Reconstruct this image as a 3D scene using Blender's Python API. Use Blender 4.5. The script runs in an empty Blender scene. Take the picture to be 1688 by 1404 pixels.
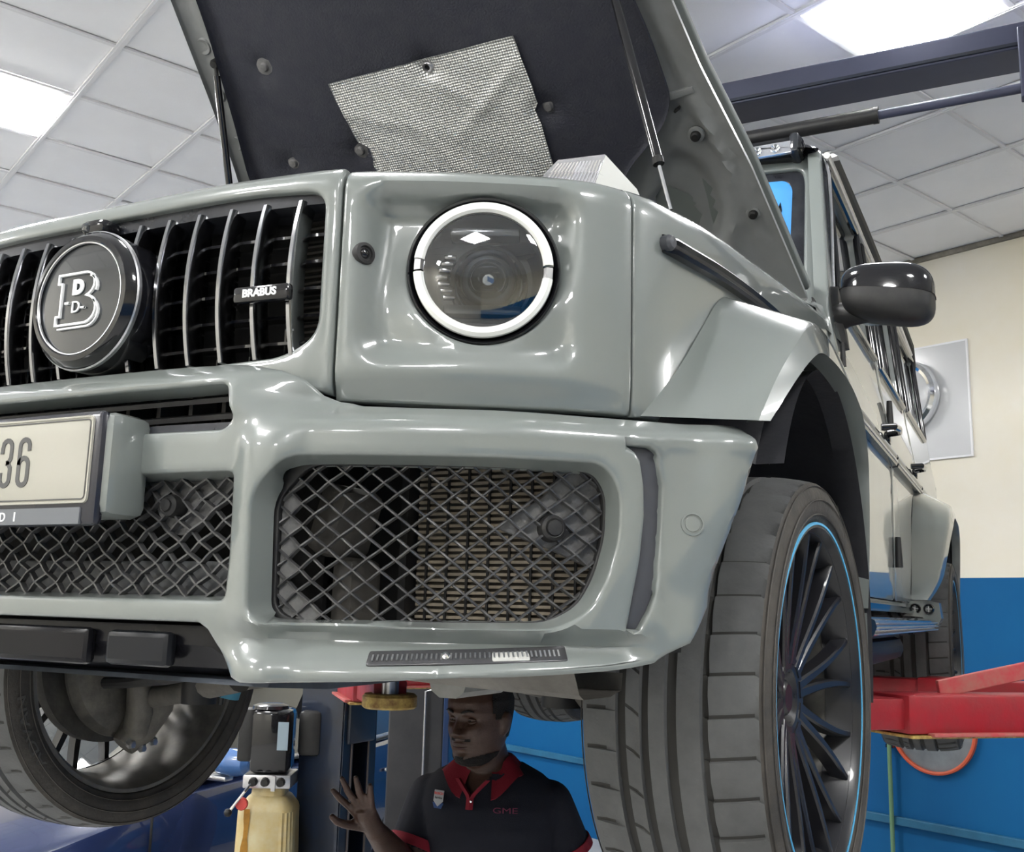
import bpy, bmesh, math, random
import numpy as np
from mathutils import Vector, Matrix
from mathutils.geometry import delaunay_2d_cdt

R = math.radians
scene = bpy.context.scene
COL = scene.collection
LIFT = 1.32                                   # how high the tyres hang above the floor
CAMP = Vector((1.28, -1.925, 0.5444 + LIFT))

# ------------------------------------------------------------------ camera
cd = bpy.data.cameras.new('camera'); cam = bpy.data.objects.new('camera', cd); COL.objects.link(cam)
yaw, pit, rol = R(26.62), R(10.11), R(1.46)
fw = Vector((-math.sin(yaw) * math.cos(pit), math.cos(yaw) * math.cos(pit), math.sin(pit)))
rt = Vector((math.cos(yaw), math.sin(yaw), 0)); up = rt.cross(fw)
rt2 = rt * math.cos(rol) + up * math.sin(rol); up2 = -rt * math.sin(rol) + up * math.cos(rol)
M = Matrix((rt2, up2, -fw)).transposed().to_4x4(); M.translation = CAMP
cam.matrix_world = M
cd.sensor_fit = 'HORIZONTAL'; cd.sensor_width = 36.0; cd.lens = 36.0 * 1690 / 1688
cd.clip_start = 0.02
scene.camera = cam

# ------------------------------------------------------------------ world, exposure
w = bpy.data.worlds.new('world'); scene.world = w; w.use_nodes = True
w.node_tree.nodes['Background'].inputs[0].default_value = (0.75, 0.82, 0.95, 1)
w.node_tree.nodes['Background'].inputs[1].default_value = 0.05
vs = scene.view_settings
vs.view_transform = 'Standard'; vs.look = 'None'; vs.gamma = 1.0; vs.use_curve_mapping = False
vs.exposure = 2.82
PANEL_POWER = 12.0                            # strength of the ceiling light panels

# room frame: a runs from the camera to the back wall, b runs to the left
TH = R(24.2)
D1 = Vector((math.sin(TH), math.cos(TH), 0)); D2 = Vector((-math.cos(TH), math.sin(TH), 0))
CEIL = CAMP.z + 2.392
def RW(a, b, z):
    return Vector((CAMP.x, CAMP.y, 0)) + D1 * a + D2 * b + Vector((0, 0, z))
def RWA(a, b, z): return np.array(RW(a, b, z))

# ------------------------------------------------------------------ materials
def mat(name, col, rough=0.5, metal=0.0, coat=0.0, spec=0.5, bump=0.0, bscale=80, var=0.0, vscale=6.0, col2=None, emit=0, trans=0.0, ior=1.45, alpha=1.0, rvar=0.0, coat_r=0.03):
    m = bpy.data.materials.new(name); m.use_nodes = True
    nt = m.node_tree; b = nt.nodes['Principled BSDF']; I = b.inputs
    c = (col[0], col[1], col[2], 1)
    I['Base Color'].default_value = c; I['Roughness'].default_value = rough; I['Metallic'].default_value = metal
    I['Coat Weight'].default_value = coat; I['Coat Roughness'].default_value = coat_r
    I['Specular IOR Level'].default_value = spec
    I['Transmission Weight'].default_value = trans; I['IOR'].default_value = ior; I['Alpha'].default_value = alpha
    if emit:
        I['Emission Color'].default_value = c; I['Emission Strength'].default_value = emit
    if var or bump or rvar:
        tc = nt.nodes.new('ShaderNodeTexCoord')
    if var:
        n = nt.nodes.new('ShaderNodeTexNoise'); n.inputs['Scale'].default_value = vscale; n.inputs['Detail'].default_value = 8; n.inputs['Roughness'].default_value = 0.65
        nt.links.new(tc.outputs['Object'], n.inputs['Vector'])
        r = nt.nodes.new('ShaderNodeValToRGB'); r.color_ramp.elements[0].position = 0.35; r.color_ramp.elements[1].position = 0.68
        k = col2 if col2 else (col[0] * (1 - var), col[1] * (1 - var), col[2] * (1 - var))
        r.color_ramp.elements[0].color = c; r.color_ramp.elements[1].color = (k[0], k[1], k[2], 1)
        nt.links.new(n.outputs['Fac'], r.inputs['Fac']); nt.links.new(r.outputs['Color'], I['Base Color'])
    if rvar:
        n3 = nt.nodes.new('ShaderNodeTexNoise'); n3.inputs['Scale'].default_value = vscale * 1.7; n3.inputs['Detail'].default_value = 6
        nt.links.new(tc.outputs['Object'], n3.inputs['Vector'])
        mr = nt.nodes.new('ShaderNodeMapRange'); mr.inputs['To Min'].default_value = max(0, rough - rvar); mr.inputs['To Max'].default_value = min(1, rough + rvar)
        nt.links.new(n3.outputs['Fac'], mr.inputs['Value']); nt.links.new(mr.outputs['Result'], I['Roughness'])
    if bump:
        n2 = nt.nodes.new('ShaderNodeTexNoise'); n2.inputs['Scale'].default_value = bscale; n2.inputs['Detail'].default_value = 5
        nt.links.new(tc.outputs['Object'], n2.inputs['Vector'])
        bp = nt.nodes.new('ShaderNodeBump'); bp.inputs['Strength'].default_value = bump; bp.inputs['Distance'].default_value = 0.01
        nt.links.new(n2.outputs['Fac'], bp.inputs['Height']); nt.links.new(bp.outputs['Normal'], I['Normal'])
    return m

def srgb(r, g, b):
    f = lambda x: ((x / 255 + 0.055) / 1.055) ** 2.4 if x > 10 else x / 255 / 12.92
    return (f(r), f(g), f(b))

MT = dict(
    paint=mat('grey_paint', (0.170, 0.188, 0.181), 0.30, coat=1.0, rvar=0.04, vscale=3),
    paint_in=mat('grey_paint_inner', (0.245, 0.253, 0.255), 0.42, coat=0.25, var=0.12, vscale=9),
    gloss=mat('gloss_black', (0.008, 0.008, 0.010), 0.12, coat=0.6, spec=0.35),
    gloss2=mat('gloss_black_dusty', (0.014, 0.015, 0.019), 0.2, coat=0.35, spec=0.35, var=0.5, vscale=14, col2=(0.03, 0.032, 0.038)),
    chrome=mat('dark_chrome', (0.34, 0.345, 0.36), 0.14, metal=1.0),
    steel=mat('bright_chrome', (0.85, 0.86, 0.88), 0.06, metal=1.0),
    silver=mat('satin_silver', (0.6, 0.6, 0.62), 0.35, metal=1.0, var=0.2, vscale=30),
    blackp=mat('black_plastic', (0.013, 0.013, 0.015), 0.48, var=0.35, vscale=25, col2=(0.024, 0.0235, 0.0225)),
    dustp=mat('dusty_dark_plastic', (0.10, 0.10, 0.106), 0.5, var=0.5, vscale=18, col2=(0.20, 0.197, 0.193), bump=0.1, bscale=120),
    slot=mat('dark_slot_insert', (0.055, 0.057, 0.066), 0.38),
    meshm=mat('mesh_wire', (0.05, 0.05, 0.053), 0.32, metal=0.3, var=0.5, vscale=40, col2=(0.12, 0.12, 0.122)),
    core=mat('condenser_core', (0.42, 0.36, 0.28), 0.6, metal=0.2, var=0.3, vscale=30),
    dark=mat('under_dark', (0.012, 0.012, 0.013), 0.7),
    liner=mat('arch_liner', (0.016, 0.017, 0.022), 0.6, var=0.4, vscale=8, col2=(0.028, 0.028, 0.033), bump=0.15, bscale=60),
    under=mat('dusty_underbody', (0.12, 0.11, 0.098), 0.7, var=0.5, vscale=9, col2=(0.05, 0.047, 0.042), bump=0.25, bscale=40),
    tyre=mat('tyre_rubber', (0.078, 0.079, 0.08), 0.75, var=0.6, vscale=14, col2=(0.104, 0.106, 0.108), bump=0.08, bscale=160),
    groove_shade=mat('tyre_groove_shade', (0.032, 0.031, 0.029), 0.8),  # darker rubber paints the shade inside tread grooves and slots
    wall_t=mat('tyre_sidewall', (0.036, 0.033, 0.030), 0.66, var=0.7, vscale=11, col2=(0.075, 0.066, 0.056), bump=0.15, bscale=90),
    rim=mat('satin_black_rim', (0.011, 0.011, 0.014), 0.33, coat=0.2),
    barrel=mat('rim_barrel', (0.09, 0.087, 0.083), 0.45, metal=0.35, var=0.5, vscale=9, col2=(0.20, 0.185, 0.16)),
    bluer=mat('blue_pinstripe', srgb(96, 182, 228), 0.35),
    white=mat('white_print', (0.82, 0.83, 0.83), 0.45),
    lens=mat('clear_lens', (1, 1, 1), 0.0, trans=1.0, ior=1.35),
    led=mat('led_ring_diffuser', (0.80, 0.81, 0.78), 0.22, coat=0.6),
    foil=mat('embossed_foil', (0.66, 0.65, 0.62), 0.33, metal=0.6),
    pad=mat('hood_insulation', (0.027, 0.029, 0.044), 0.66, var=0.7, vscale=26, col2=(0.036, 0.038, 0.050), bump=0.3, bscale=200),
    plate=mat('plate_cream', (0.375, 0.365, 0.315), 0.42),
    ink=mat('plate_ink', (0.075, 0.075, 0.075), 0.5),
    frame=mat('plate_frame', (0.02, 0.021, 0.03), 0.25, coat=0.4),
    band=mat('plate_band', (0.13, 0.14, 0.155), 0.35),
    film=mat('blue_sun_film', (0.07, 0.30, 0.72), 0.08, coat=0.8),
    glass=mat('tinted_glass', (0.03, 0.034, 0.036), 0.02, coat=1.0),
    red=mat('red_enamel', (0.36, 0.012, 0.022), 0.42, var=0.55, vscale=9, col2=(0.26, 0.03, 0.035), rvar=0.1, bump=0.1, bscale=70),
    pink=mat('worn_red', (0.48, 0.06, 0.07), 0.5, var=0.4, vscale=20, col2=(0.40, 0.16, 0.13)),
    yellow=mat('worn_yellow', (0.58, 0.42, 0.12), 0.55, var=0.8, vscale=40, col2=(0.20, 0.09, 0.03)),
    navy=mat('lift_blue_black', (0.008, 0.018, 0.045), 0.4, coat=0.3, var=0.5, vscale=5, col2=(0.012, 0.014, 0.02)),
    lblue=mat('lift_blue', (0.004, 0.035, 0.13), 0.4, coat=0.2),
    post=mat('dark_steel_post', (0.030, 0.032, 0.038), 0.55, var=0.5, vscale=5, col2=(0.05, 0.05, 0.055)),
    beam=mat('beam_blue_grey', (0.055, 0.061, 0.105), 0.45, var=0.2, vscale=3),
    carnavy=mat('navy_car_paint', (0.012, 0.022, 0.075), 0.25, coat=1.0),
    tank=mat('oil_tank_plastic', (0.56, 0.50, 0.31), 0.42, var=0.5, vscale=9, col2=(0.50, 0.37, 0.15)),
    rubber=mat('black_rubber', (0.012, 0.012, 0.012), 0.6),
    tile=mat('ceiling_tile', (0.88, 0.885, 0.905), 0.85, var=0.05, vscale=2, bump=0.08, bscale=150),
    grid=mat('ceiling_grid', (0.74, 0.74, 0.755), 0.6),
    lamp=mat('lamp_diffuser', (1.0, 0.995, 0.975), 0.5, emit=PANEL_POWER),
    floor=mat('grey_floor', (0.50, 0.50, 0.495), 0.35, var=0.15, vscale=2.5),
    skin=mat('dark_skin', (0.062, 0.031, 0.021), 0.42, var=0.25, vscale=18, bump=0.12, bscale=250),
    lips=mat('lips', (0.050, 0.022, 0.020), 0.45),
    hair=mat('short_hair', (0.006, 0.005, 0.005), 0.8, bump=0.8, bscale=400),
    shirt=mat('navy_shirt', (0.0035, 0.005, 0.013), 0.85, bump=0.3, bscale=500),
    redc=mat('red_cloth', (0.20, 0.005, 0.018), 0.8, bump=0.2, bscale=400),
    trous=mat('dark_trousers', (0.01, 0.012, 0.02), 0.85),
    eyew=mat('eye_white', (0.11, 0.095, 0.085), 0.3), eyed=mat('eye_iris', (0.01, 0.006, 0.004), 0.08),
    green=mat('green_pipe', (0.16, 0.30, 0.17), 0.45),
    orange=mat('orange_rim', (0.62, 0.11, 0.05), 0.5),
    board=mat('white_board', (0.60, 0.61, 0.62), 0.18, coat=0.5, coat_r=0.12),
    mirror=mat('mirror_grey', (0.42, 0.46, 0.48), 0.22, metal=1.0),
    blued=mat('blue_damper', (0.05, 0.22, 0.32), 0.5),
    cast=mat('cast_iron', (0.085, 0.08, 0.072), 0.6, metal=0.3, var=0.5, vscale=16, col2=(0.17, 0.155, 0.13), bump=0.2, bscale=60),
    label=mat('pale_label', (0.28, 0.36, 0.42), 0.5),
    redp=mat('red_knob', (0.55, 0.06, 0.05), 0.4),
)
# two-tone wall: cream above, blue below (a painted dado), split by world height
def wall_mat():
    m = bpy.data.materials.new('painted_wall'); m.use_nodes = True; nt = m.node_tree; b = nt.nodes['Principled BSDF']
    g = nt.nodes.new('ShaderNodeNewGeometry'); s = nt.nodes.new('ShaderNodeSeparateXYZ'); nt.links.new(g.outputs['Position'], s.inputs[0])
    lt = nt.nodes.new('ShaderNodeMath'); lt.operation = 'LESS_THAN'; lt.inputs[1].default_value = CAMP.z + 0.2612
    nt.links.new(s.outputs['Z'], lt.inputs[0])
    def tone(c1, c2, sc):
        n = nt.nodes.new('ShaderNodeTexNoise'); n.inputs['Scale'].default_value = sc; n.inputs['Detail'].default_value = 8; n.inputs['Roughness'].default_value = 0.6
        nt.links.new(g.outputs['Position'], n.inputs['Vector'])
        r = nt.nodes.new('ShaderNodeValToRGB'); r.color_ramp.elements[0].position = 0.35; r.color_ramp.elements[1].position = 0.7
        r.color_ramp.elements[0].color = (*c1, 1); r.color_ramp.elements[1].color = (*c2, 1)
        nt.links.new(n.outputs['Fac'], r.inputs['Fac']); return r
    cr = tone((0.80, 0.745, 0.60), (0.83, 0.80, 0.72), 1.3); bl = tone((0.002, 0.098, 0.285), (0.003, 0.115, 0.30), 1.5)
    mx = nt.nodes.new('ShaderNodeMix'); mx.data_type = 'RGBA'
    nt.links.new(lt.outputs[0], mx.inputs[0]); nt.links.new(cr.outputs[0], mx.inputs[6]); nt.links.new(bl.outputs[0], mx.inputs[7])
    nt.links.new(mx.outputs[2], b.inputs['Base Color'])
    rr = nt.nodes.new('ShaderNodeMapRange'); rr.inputs['To Min'].default_value = 0.75; rr.inputs['To Max'].default_value = 0.6; b.inputs['Specular IOR Level'].default_value = 0.25
    nt.links.new(lt.outputs[0], rr.inputs['Value']); nt.links.new(rr.outputs[0], b.inputs['Roughness'])
    return m
MT['wall'] = wall_mat()
# foil: fine embossed dimples, their light and dark also painted into the colour
def foil_bump(m):
    nt = m.node_tree; b = nt.nodes['Principled BSDF']
    tc = nt.nodes.new('ShaderNodeTexCoord'); vo = nt.nodes.new('ShaderNodeTexVoronoi'); vo.inputs['Scale'].default_value = 150; vo.inputs['Randomness'].default_value = 0.12
    mp = nt.nodes.new('ShaderNodeMapping'); mp.inputs['Rotation'].default_value = (R(40), 0, 0); vo.voronoi_dimensions = '2D'
    nt.links.new(tc.outputs['Object'], mp.inputs['Vector']); nt.links.new(mp.outputs['Vector'], vo.inputs['Vector'])
    bp = nt.nodes.new('ShaderNodeBump'); bp.inputs['Strength'].default_value = 0.9; bp.inputs['Distance'].default_value = 0.004
    nt.links.new(vo.outputs['Distance'], bp.inputs['Height']); nt.links.new(bp.outputs['Normal'], b.inputs['Normal'])
    r = nt.nodes.new('ShaderNodeValToRGB'); r.color_ramp.elements[0].color = (0.98, 0.98, 0.96, 1); r.color_ramp.elements[1].color = (0.34, 0.34, 0.34, 1)
    r.color_ramp.elements[0].position = 0.25; r.color_ramp.elements[1].position = 0.62
    nt.links.new(vo.outputs['Distance'], r.inputs['Fac']); nt.links.new(r.outputs['Color'], b.inputs['Base Color'])
foil_bump(MT['foil'])

# ------------------------------------------------------------------ object helpers
def empty(name, label=None, cat=None, loc=(0, 0, 0), rotz=0, group=None):
    o = bpy.data.objects.new(name, None); COL.objects.link(o); o.location = loc; o.rotation_euler = (0, 0, rotz)
    o.empty_display_size = 0.1
    if label: o['label'] = label
    if cat: o['category'] = cat
    if group: o['group'] = group
    return o
def tag(o, label=None, cat=None, group=None, kind=None):
    if label: o['label'] = label
    if cat: o['category'] = cat
    if group: o['group'] = group
    if kind: o['kind'] = kind
    return o
def mk(name, V, F, m, parent=None, smooth=True, ang=32, mirror=False, label=None):
    V = np.array(V, float)
    if mirror:
        V = V * np.array([-1, 1, 1]); F = [tuple(reversed(f)) for f in F]
    me = bpy.data.meshes.new(name); me.from_pydata(V.tolist(), [], [tuple(int(i) for i in f) for f in F]); me.update()
    me.materials.append(MT[m] if isinstance(m, str) else m)
    if smooth:
        me.polygons.foreach_set('use_smooth', [True] * len(me.polygons)); me.set_sharp_from_angle(angle=R(ang))
    o = bpy.data.objects.new(name, me); COL.objects.link(o)
    if parent: o.parent = parent
    if label: o['label'] = label
    return o
def mkmulti(name, V, F, mats, mi, parent=None, ang=32, mirror=False):
    o = mk(name, V, F, mats[0], parent, True, ang, mirror)
    for m in mats[1:]: o.data.materials.append(MT[m])
    o.data.polygons.foreach_set('material_index', list(mi)); return o
def fixn(o):
    bm = bmesh.new(); bm.from_mesh(o.data); bmesh.ops.recalc_face_normals(bm, faces=bm.faces); bm.to_mesh(o.data); bm.free(); return o

class G:                                      # geometry collector
    def __init__(s): s.V = []; s.F = []
    def add(s, V, F):
        n = len(s.V); s.V += [tuple(v) for v in V]; s.F += [tuple(i + n for i in f) for f in F]; return s
    def box(s, c, d, rot=None, bev=0.0):
        bm = bmesh.new(); bmesh.ops.create_cube(bm, size=1)
        for v in bm.verts: v.co = Vector((v.co.x * d[0], v.co.y * d[1], v.co.z * d[2]))
        if bev: bmesh.ops.bevel(bm, geom=bm.edges[:], offset=bev, segments=2, affect='EDGES', profile=0.5)
        m = rot if rot is not None else Matrix.Identity(3)
        bm.verts.index_update()
        s.add([(m @ v.co) + Vector(c) for v in bm.verts], [[v.index for v in f.verts] for f in bm.faces]); bm.free(); return s
    def quad(s, pts): s.add(pts, [tuple(range(len(pts)))]); return s
    def tube(s, pts, r, n=10, cap=True, closed=False):
        P = [np.array(p, float) for p in pts]; k = len(P)
        rr = r if hasattr(r, '__len__') else [r] * k
        rows = []; prev = None
        for i in range(k):
            if closed: t = P[(i + 1) % k] - P[i - 1]
            else: t = P[min(i + 1, k - 1)] - P[max(i - 1, 0)]
            t = t / (np.linalg.norm(t) + 1e-12)
            if prev is None:
                a = np.array([0, 0, 1.0]) if abs(t[2]) < 0.9 else np.array([1.0, 0, 0])
                u = np.cross(a, t)
            else: u = prev - t * (prev @ t)
            u /= np.linalg.norm(u) + 1e-12; prev = u; v = np.cross(t, u)
            rows.append([P[i] + rr[i] * (math.cos(2 * math.pi * j / n) * u + math.sin(2 * math.pi * j / n) * v) for j in range(n)])
        return s.loft(rows, True, cap, closed)
    def loft(s, rows, cyc=False, cap=False, closed=False):
        n = len(rows[0]); V = [p for r in rows for p in r]; F = []
        K = len(rows)
        for i in range(K if closed else K - 1):
            i2 = (i + 1) % K
            for j in range(n if cyc else n - 1):
                j2 = (j + 1) % n
                F.append((i * n + j, i * n + j2, i2 * n + j2, i2 * n + j))
        if cap and not closed:
            F.append(tuple(reversed(range(n)))); F.append(tuple((K - 1) * n + j for j in range(n)))
        return s.add(V, F)
    def lathe(s, prof, n=48, c=(0, 0, 0), axis='z', cyc=False, frm=None, a0=0, a1=360):
        # prof: (r, h) list
        rows = []
        full = abs(a1 - a0) >= 360; k = n if full else n + 1
        for i in range(k):
            a = R(a0 + (a1 - a0) * i / n); ca, sa = math.cos(a), math.sin(a)
            row = []
            for r, h in prof:
                if axis == 'z': p = (r * ca, r * sa, h)
                elif axis == 'x': p = (h, r * ca, r * sa)
                else: p = (r * ca, h, r * sa)
                if frm is not None: p = frm @ Vector(p)
                row.append((p[0] + c[0], p[1] + c[1], p[2] + c[2]))
            rows.append(row)
        return s.loft(rows, cyc, False, full)
    def down(s, d): s.V = [(v[0], v[1], v[2] - d) for v in s.V]; return s
    def out(s, name, m, parent=None, smooth=True, ang=32, mirror=False, label=None, fix=True):
        o = mk(name, s.V, s.F, m, parent, smooth, ang, mirror, label)
        if fix:
            fixn(o)
            if smooth: o.data.set_sharp_from_angle(angle=R(ang))
        return o

def resample(poly, step, closed=True):
    P = np.array(poly, float); out = []
    n = len(P)
    for i in range(n if closed else n - 1):
        a, b = P[i], P[(i + 1) % n]; L = np.linalg.norm(b - a); k = max(1, int(round(L / step)))
        for j in range(k): out.append(a + (b - a) * j / k)
    if not closed: out.append(P[-1])
    return np.array(out)
def smoothpoly(P, r=0.02, n=6):
    # round polygon corners with radius-like cut r
    P = np.array(P, float); out = []; k = len(P)
    for i in range(k):
        a, b, c = P[i - 1], P[i], P[(i + 1) % k]
        rr = r[i] if hasattr(r, '__len__') else r
        la, lc = np.linalg.norm(a - b), np.linalg.norm(c - b); q = min(rr, la * .48, lc * .48)
        if q < 1e-5: out.append(b); continue
        p0 = b + (a - b) / la * q; p1 = b + (c - b) / lc * q
        for t in np.linspace(0, 1, n + 1): out.append((1 - t) ** 2 * p0 + 2 * t * (1 - t) * b + t * t * p1)
    return np.array(out)
def area(P): x, y = P[:, 0], P[:, 1]; return 0.5 * np.sum(x * np.roll(y, -1) - np.roll(x, -1) * y)
def inside(P, Q):
    x, y = Q[:, 0][:, None], Q[:, 1][:, None]; a = P; b = np.roll(P, -1, 0)
    c = ((a[:, 1] > y) != (b[:, 1] > y)) & (x < (b[:, 0] - a[:, 0]) * (y - a[:, 1]) / (b[:, 1] - a[:, 1] + 1e-15) + a[:, 0])
    return c.sum(1) % 2 == 1
def bdist(loops, Q):
    d = np.full(len(Q), 1e9)
    for P in loops:
        a = P; b = np.roll(P, -1, 0); ab = b - a; L = (ab ** 2).sum(1) + 1e-15
        for i0 in range(0, len(Q), 2000):
            q = Q[i0:i0 + 2000]
            t = np.clip(((q[:, None] - a) * ab).sum(2) / L, 0, 1)
            dd = np.sqrt(((q[:, None] - a - t[:, :, None] * ab) ** 2).sum(2)).min(1)
            d[i0:i0 + 2000] = np.minimum(d[i0:i0 + 2000], dd)
    return d
def plate(name, outline, holes, fmap, m, parent=None, grid=0.02, step=0.015, thick=0.02, rad=0.006, hthick=None, hinset=0.0, mirror=False, ang=40, label=None, extra=None, flat=False):
    """sheet over a 2-D region (with holes), laid on surface fmap, with rolled edges and a rim behind"""
    O = resample(outline, step)
    if area(O) < 0: O = O[::-1]
    Hs = []
    for h in holes:
        h = resample(h, step)
        if area(h) > 0: h = h[::-1]
        Hs.append(h)
    loops = [O] + Hs
    pts = []; edges = []; rings = []
    for Lp in loops:
        n0 = len(pts); pts += Lp.tolist(); k = len(Lp)
        edges += [(n0 + i, n0 + (i + 1) % k) for i in range(k)]; rings.append(list(range(n0, n0 + k)))
    nb = len(pts); cand = []
    for Lp in loops:
        t = np.roll(Lp, -1, 0) - np.roll(Lp, 1, 0); t /= np.linalg.norm(t, axis=1)[:, None] + 1e-12
        nrm = np.stack([-t[:, 1], t[:, 0]], 1)
        for f in (0.12, 0.4, 1.0):
            q = Lp + nrm * rad * f; ok = bdist(loops, q) > rad * f * 0.9
            cand.append(q[ok])
    mn, mx = O.min(0), O.max(0); rows = []
    gy = grid * 0.866; j = 0; y = mn[1]
    while y < mx[1]:
        xs = np.arange(mn[0] + (grid / 2 if j % 2 else 0), mx[0], grid); rows.append(np.stack([xs, np.full(len(xs), y)], 1)); y += gy; j += 1
    g = np.concatenate(rows)
    if extra is not None: g = np.concatenate([g, np.array(extra, float)])
    ins = inside(O, g)
    for h in Hs: ins &= ~inside(h, g)
    g = g[ins]; g = g[bdist(loops, g) > rad + grid * 0.35]
    q = np.concatenate(cand + [g]) if len(cand) else g
    ins = inside(O, q)
    for h in Hs: ins &= ~inside(h, q)
    q = q[ins]; pts = pts + q.tolist()
    res = delaunay_2d_cdt([Vector(p) for p in pts], edges, [], 0, 1e-7)
    V2 = np.array([tuple(v) for v in res[0]]); tris = [tuple(f) for f in res[2]]
    orig = res[3]; inv = {}
    for i, os_ in enumerate(orig):
        for o_ in os_: inv[o_] = i
    T = np.array(tris); cen = V2[T].mean(1); ok = inside(O, cen)
    for h in Hs: ok &= ~inside(h, cen)
    T = T[ok]
    def surf(Q):
        P = fmap(Q[:, 0], Q[:, 1]); e = 1e-4
        du = fmap(Q[:, 0] + e, Q[:, 1]) - fmap(Q[:, 0] - e, Q[:, 1]); dv = fmap(Q[:, 0], Q[:, 1] + e) - fmap(Q[:, 0], Q[:, 1] - e)
        N = np.cross(du, dv); N /= np.linalg.norm(N, axis=1)[:, None] + 1e-15
        return P, N
    P, N = surf(V2); d = bdist(loops, V2); dd = np.clip(rad - d, 0, rad)
    P = P - N * (rad - np.sqrt(np.maximum(rad ** 2 - dd ** 2, 0)))[:, None]
    V = P.tolist(); F = [tuple(t) for t in T]
    for li, ring in enumerate(rings):
        hv = lambda q, i: q[i] if hasattr(q, '__len__') else q
        th = thick if li == 0 else (hv(hthick, li - 1) if hthick is not None else thick); ins_ = 0.0 if li == 0 else hv(hinset, li - 1)
        idx = [inv[i] for i in ring]; Lp = V2[idx]
        t = np.roll(Lp, -1, 0) - np.roll(Lp, 1, 0); t /= np.linalg.norm(t, axis=1)[:, None] + 1e-12
        q = Lp + np.stack([t[:, 1], -t[:, 0]], 1) * ins_      # towards outside of the material
        P1, N1 = surf(q)
        if flat: N1[:, 2] = np.minimum(N1[:, 2] * 0, 0); N1 /= np.linalg.norm(N1, axis=1)[:, None]
        n0 = len(V); V += (P1 - N1 * (th + rad)).tolist(); k = len(idx)
        for i in range(k):
            j = (i + 1) % k; F.append((idx[j], idx[i], n0 + i, n0 + j))
    return mk(name, V, F, m, parent, True, ang, mirror, label)

class Plan:                                   # smooth plan-view curve, walked by arc length
    def __init__(s, pts, n=40):
        p = np.array(pts, float); q = []; P = np.vstack([2 * p[0] - p[1], p, 2 * p[-1] - p[-2]])
        for i in range(1, len(P) - 2):
            for k in range(n):
                t = k / n; a, b, c, d = P[i - 1], P[i], P[i + 1], P[i + 2]
                q.append(.5 * ((2 * b) + (-a + c) * t + (2 * a - 5 * b + 4 * c - d) * t * t + (-a + 3 * b - 3 * c + d) * t ** 3))
        q.append(p[-1]); s.q = np.array(q); s.s = np.concatenate([[0], np.cumsum(np.hypot(*np.diff(s.q, axis=0).T))])
        # soften curvature steps
        dx = np.gradient(s.q[:, 0], s.s); dy = np.gradient(s.q[:, 1], s.s); s.n = np.stack([dy, -dx], 1)
    def at(s, t, off=0.0):
        t = np.asarray(t, float); sg = np.where(t < 0, -1.0, 1.0); a = np.abs(t)
        over = np.maximum(a - s.s[-1], 0); tx, ty = -s.n[-1, 1], s.n[-1, 0]
        x = np.interp(a, s.s, s.q[:, 0]) + over * tx; y = np.interp(a, s.s, s.q[:, 1]) + over * ty
        nx = np.interp(a, s.s, s.n[:, 0]); ny = np.interp(a, s.s, s.n[:, 1])
        return sg * (x - nx * off), y - ny * off           # off moves inwards
FP = Plan([(0, -.83), (.2, -.828), (.33, -.818), (.437, -.80), (.544, -.756), (.621, -.716), (.696, -.671), (.75, -.63), (.785, -.585), (.81, -.53), (.828, -.45), (.848, -.30), (.862, 0), (.87, .3), (.875, .72)])
BP = Plan([(0, -.905), (.2, -.905), (.38, -.893), (.485, -.87), (.61, -.82), (.707, -.765), (.795, -.69), (.88, -.61), (.94, -.55), (.985, -.50)])
def sm(a, b, x): t = np.clip((np.asarray(x, float) - a) / (b - a), 0, 1); return t * t * (3 - 2 * t)
def txt(body, size, extr, font_scale=(1, 1), bold=0.0, align='CENTER'):
    c = bpy.data.curves.new('t', 'FONT'); c.body = body; c.size = size; c.extrude = extr; c.align_x = align; c.align_y = 'CENTER'; c.offset = bold; c.resolution_u = 4
    o = bpy.data.objects.new('t', c); COL.objects.link(o); dg = bpy.context.evaluated_depsgraph_get(); dg.update()
    me = bpy.data.meshes.new_from_object(o.evaluated_get(dg)); V = np.array([tuple(v.co) for v in me.vertices]); F = [tuple(p.vertices) for p in me.polygons]
    bpy.data.objects.remove(o); bpy.data.curves.remove(c); bpy.data.meshes.remove(me)
    V[:, 0] *= font_scale[0]; V[:, 1] *= font_scale[1]
    return V, F

# ================================================================== ROOM
A0, A1, B0, B1 = (0.088 - 8) * .6, 6.285, (0.728 - 9) * .6, 18.245 * .6
def slab(name, pts, m, thick, nrm, kind='structure'):
    pts = [Vector(p) for p in pts]; n = Vector(nrm) * thick; k = len(pts)
    V = pts + [p + n for p in pts]; F = [tuple(range(k)), tuple(reversed(range(k, 2 * k)))] + [(i, (i + 1) % k, k + (i + 1) % k, k + i) for i in range(k)]
    o = mk(name, V, F, m, None, False); fixn(o); o['kind'] = kind; return o
slab('floor', [RW(A0, B0, 0), RW(A1, B0, 0), RW(A1, B1, 0), RW(A0, B1, 0)], 'floor', 0.1, (0, 0, -1))
wb = slab('wall_back', [RW(A1, B0, 0), RW(A1, B1, 0), RW(A1, B1, CEIL + .1), RW(A1, B0, CEIL + .1)], 'wall', 0.15, D1)
slab('wall_front', [RW(A0, B0, 0), RW(A0, B1, 0), RW(A0, B1, CEIL + .1), RW(A0, B0, CEIL + .1)], mat('cream_wall', (.76, .73, .65), .7), 0.15, -D1)
slab('wall_left', [RW(A0, B1, 0), RW(A1, B1, 0), RW(A1, B1, CEIL + .1), RW(A0, B1, CEIL + .1)], 'wall', 0.15, D2)
slab('wall_right', [RW(A0, B0, 0), RW(A1, B0, 0), RW(A1, B0, CEIL + .1), RW(A0, B0, CEIL + .1)], 'wall', 0.15, -D2)
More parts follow.
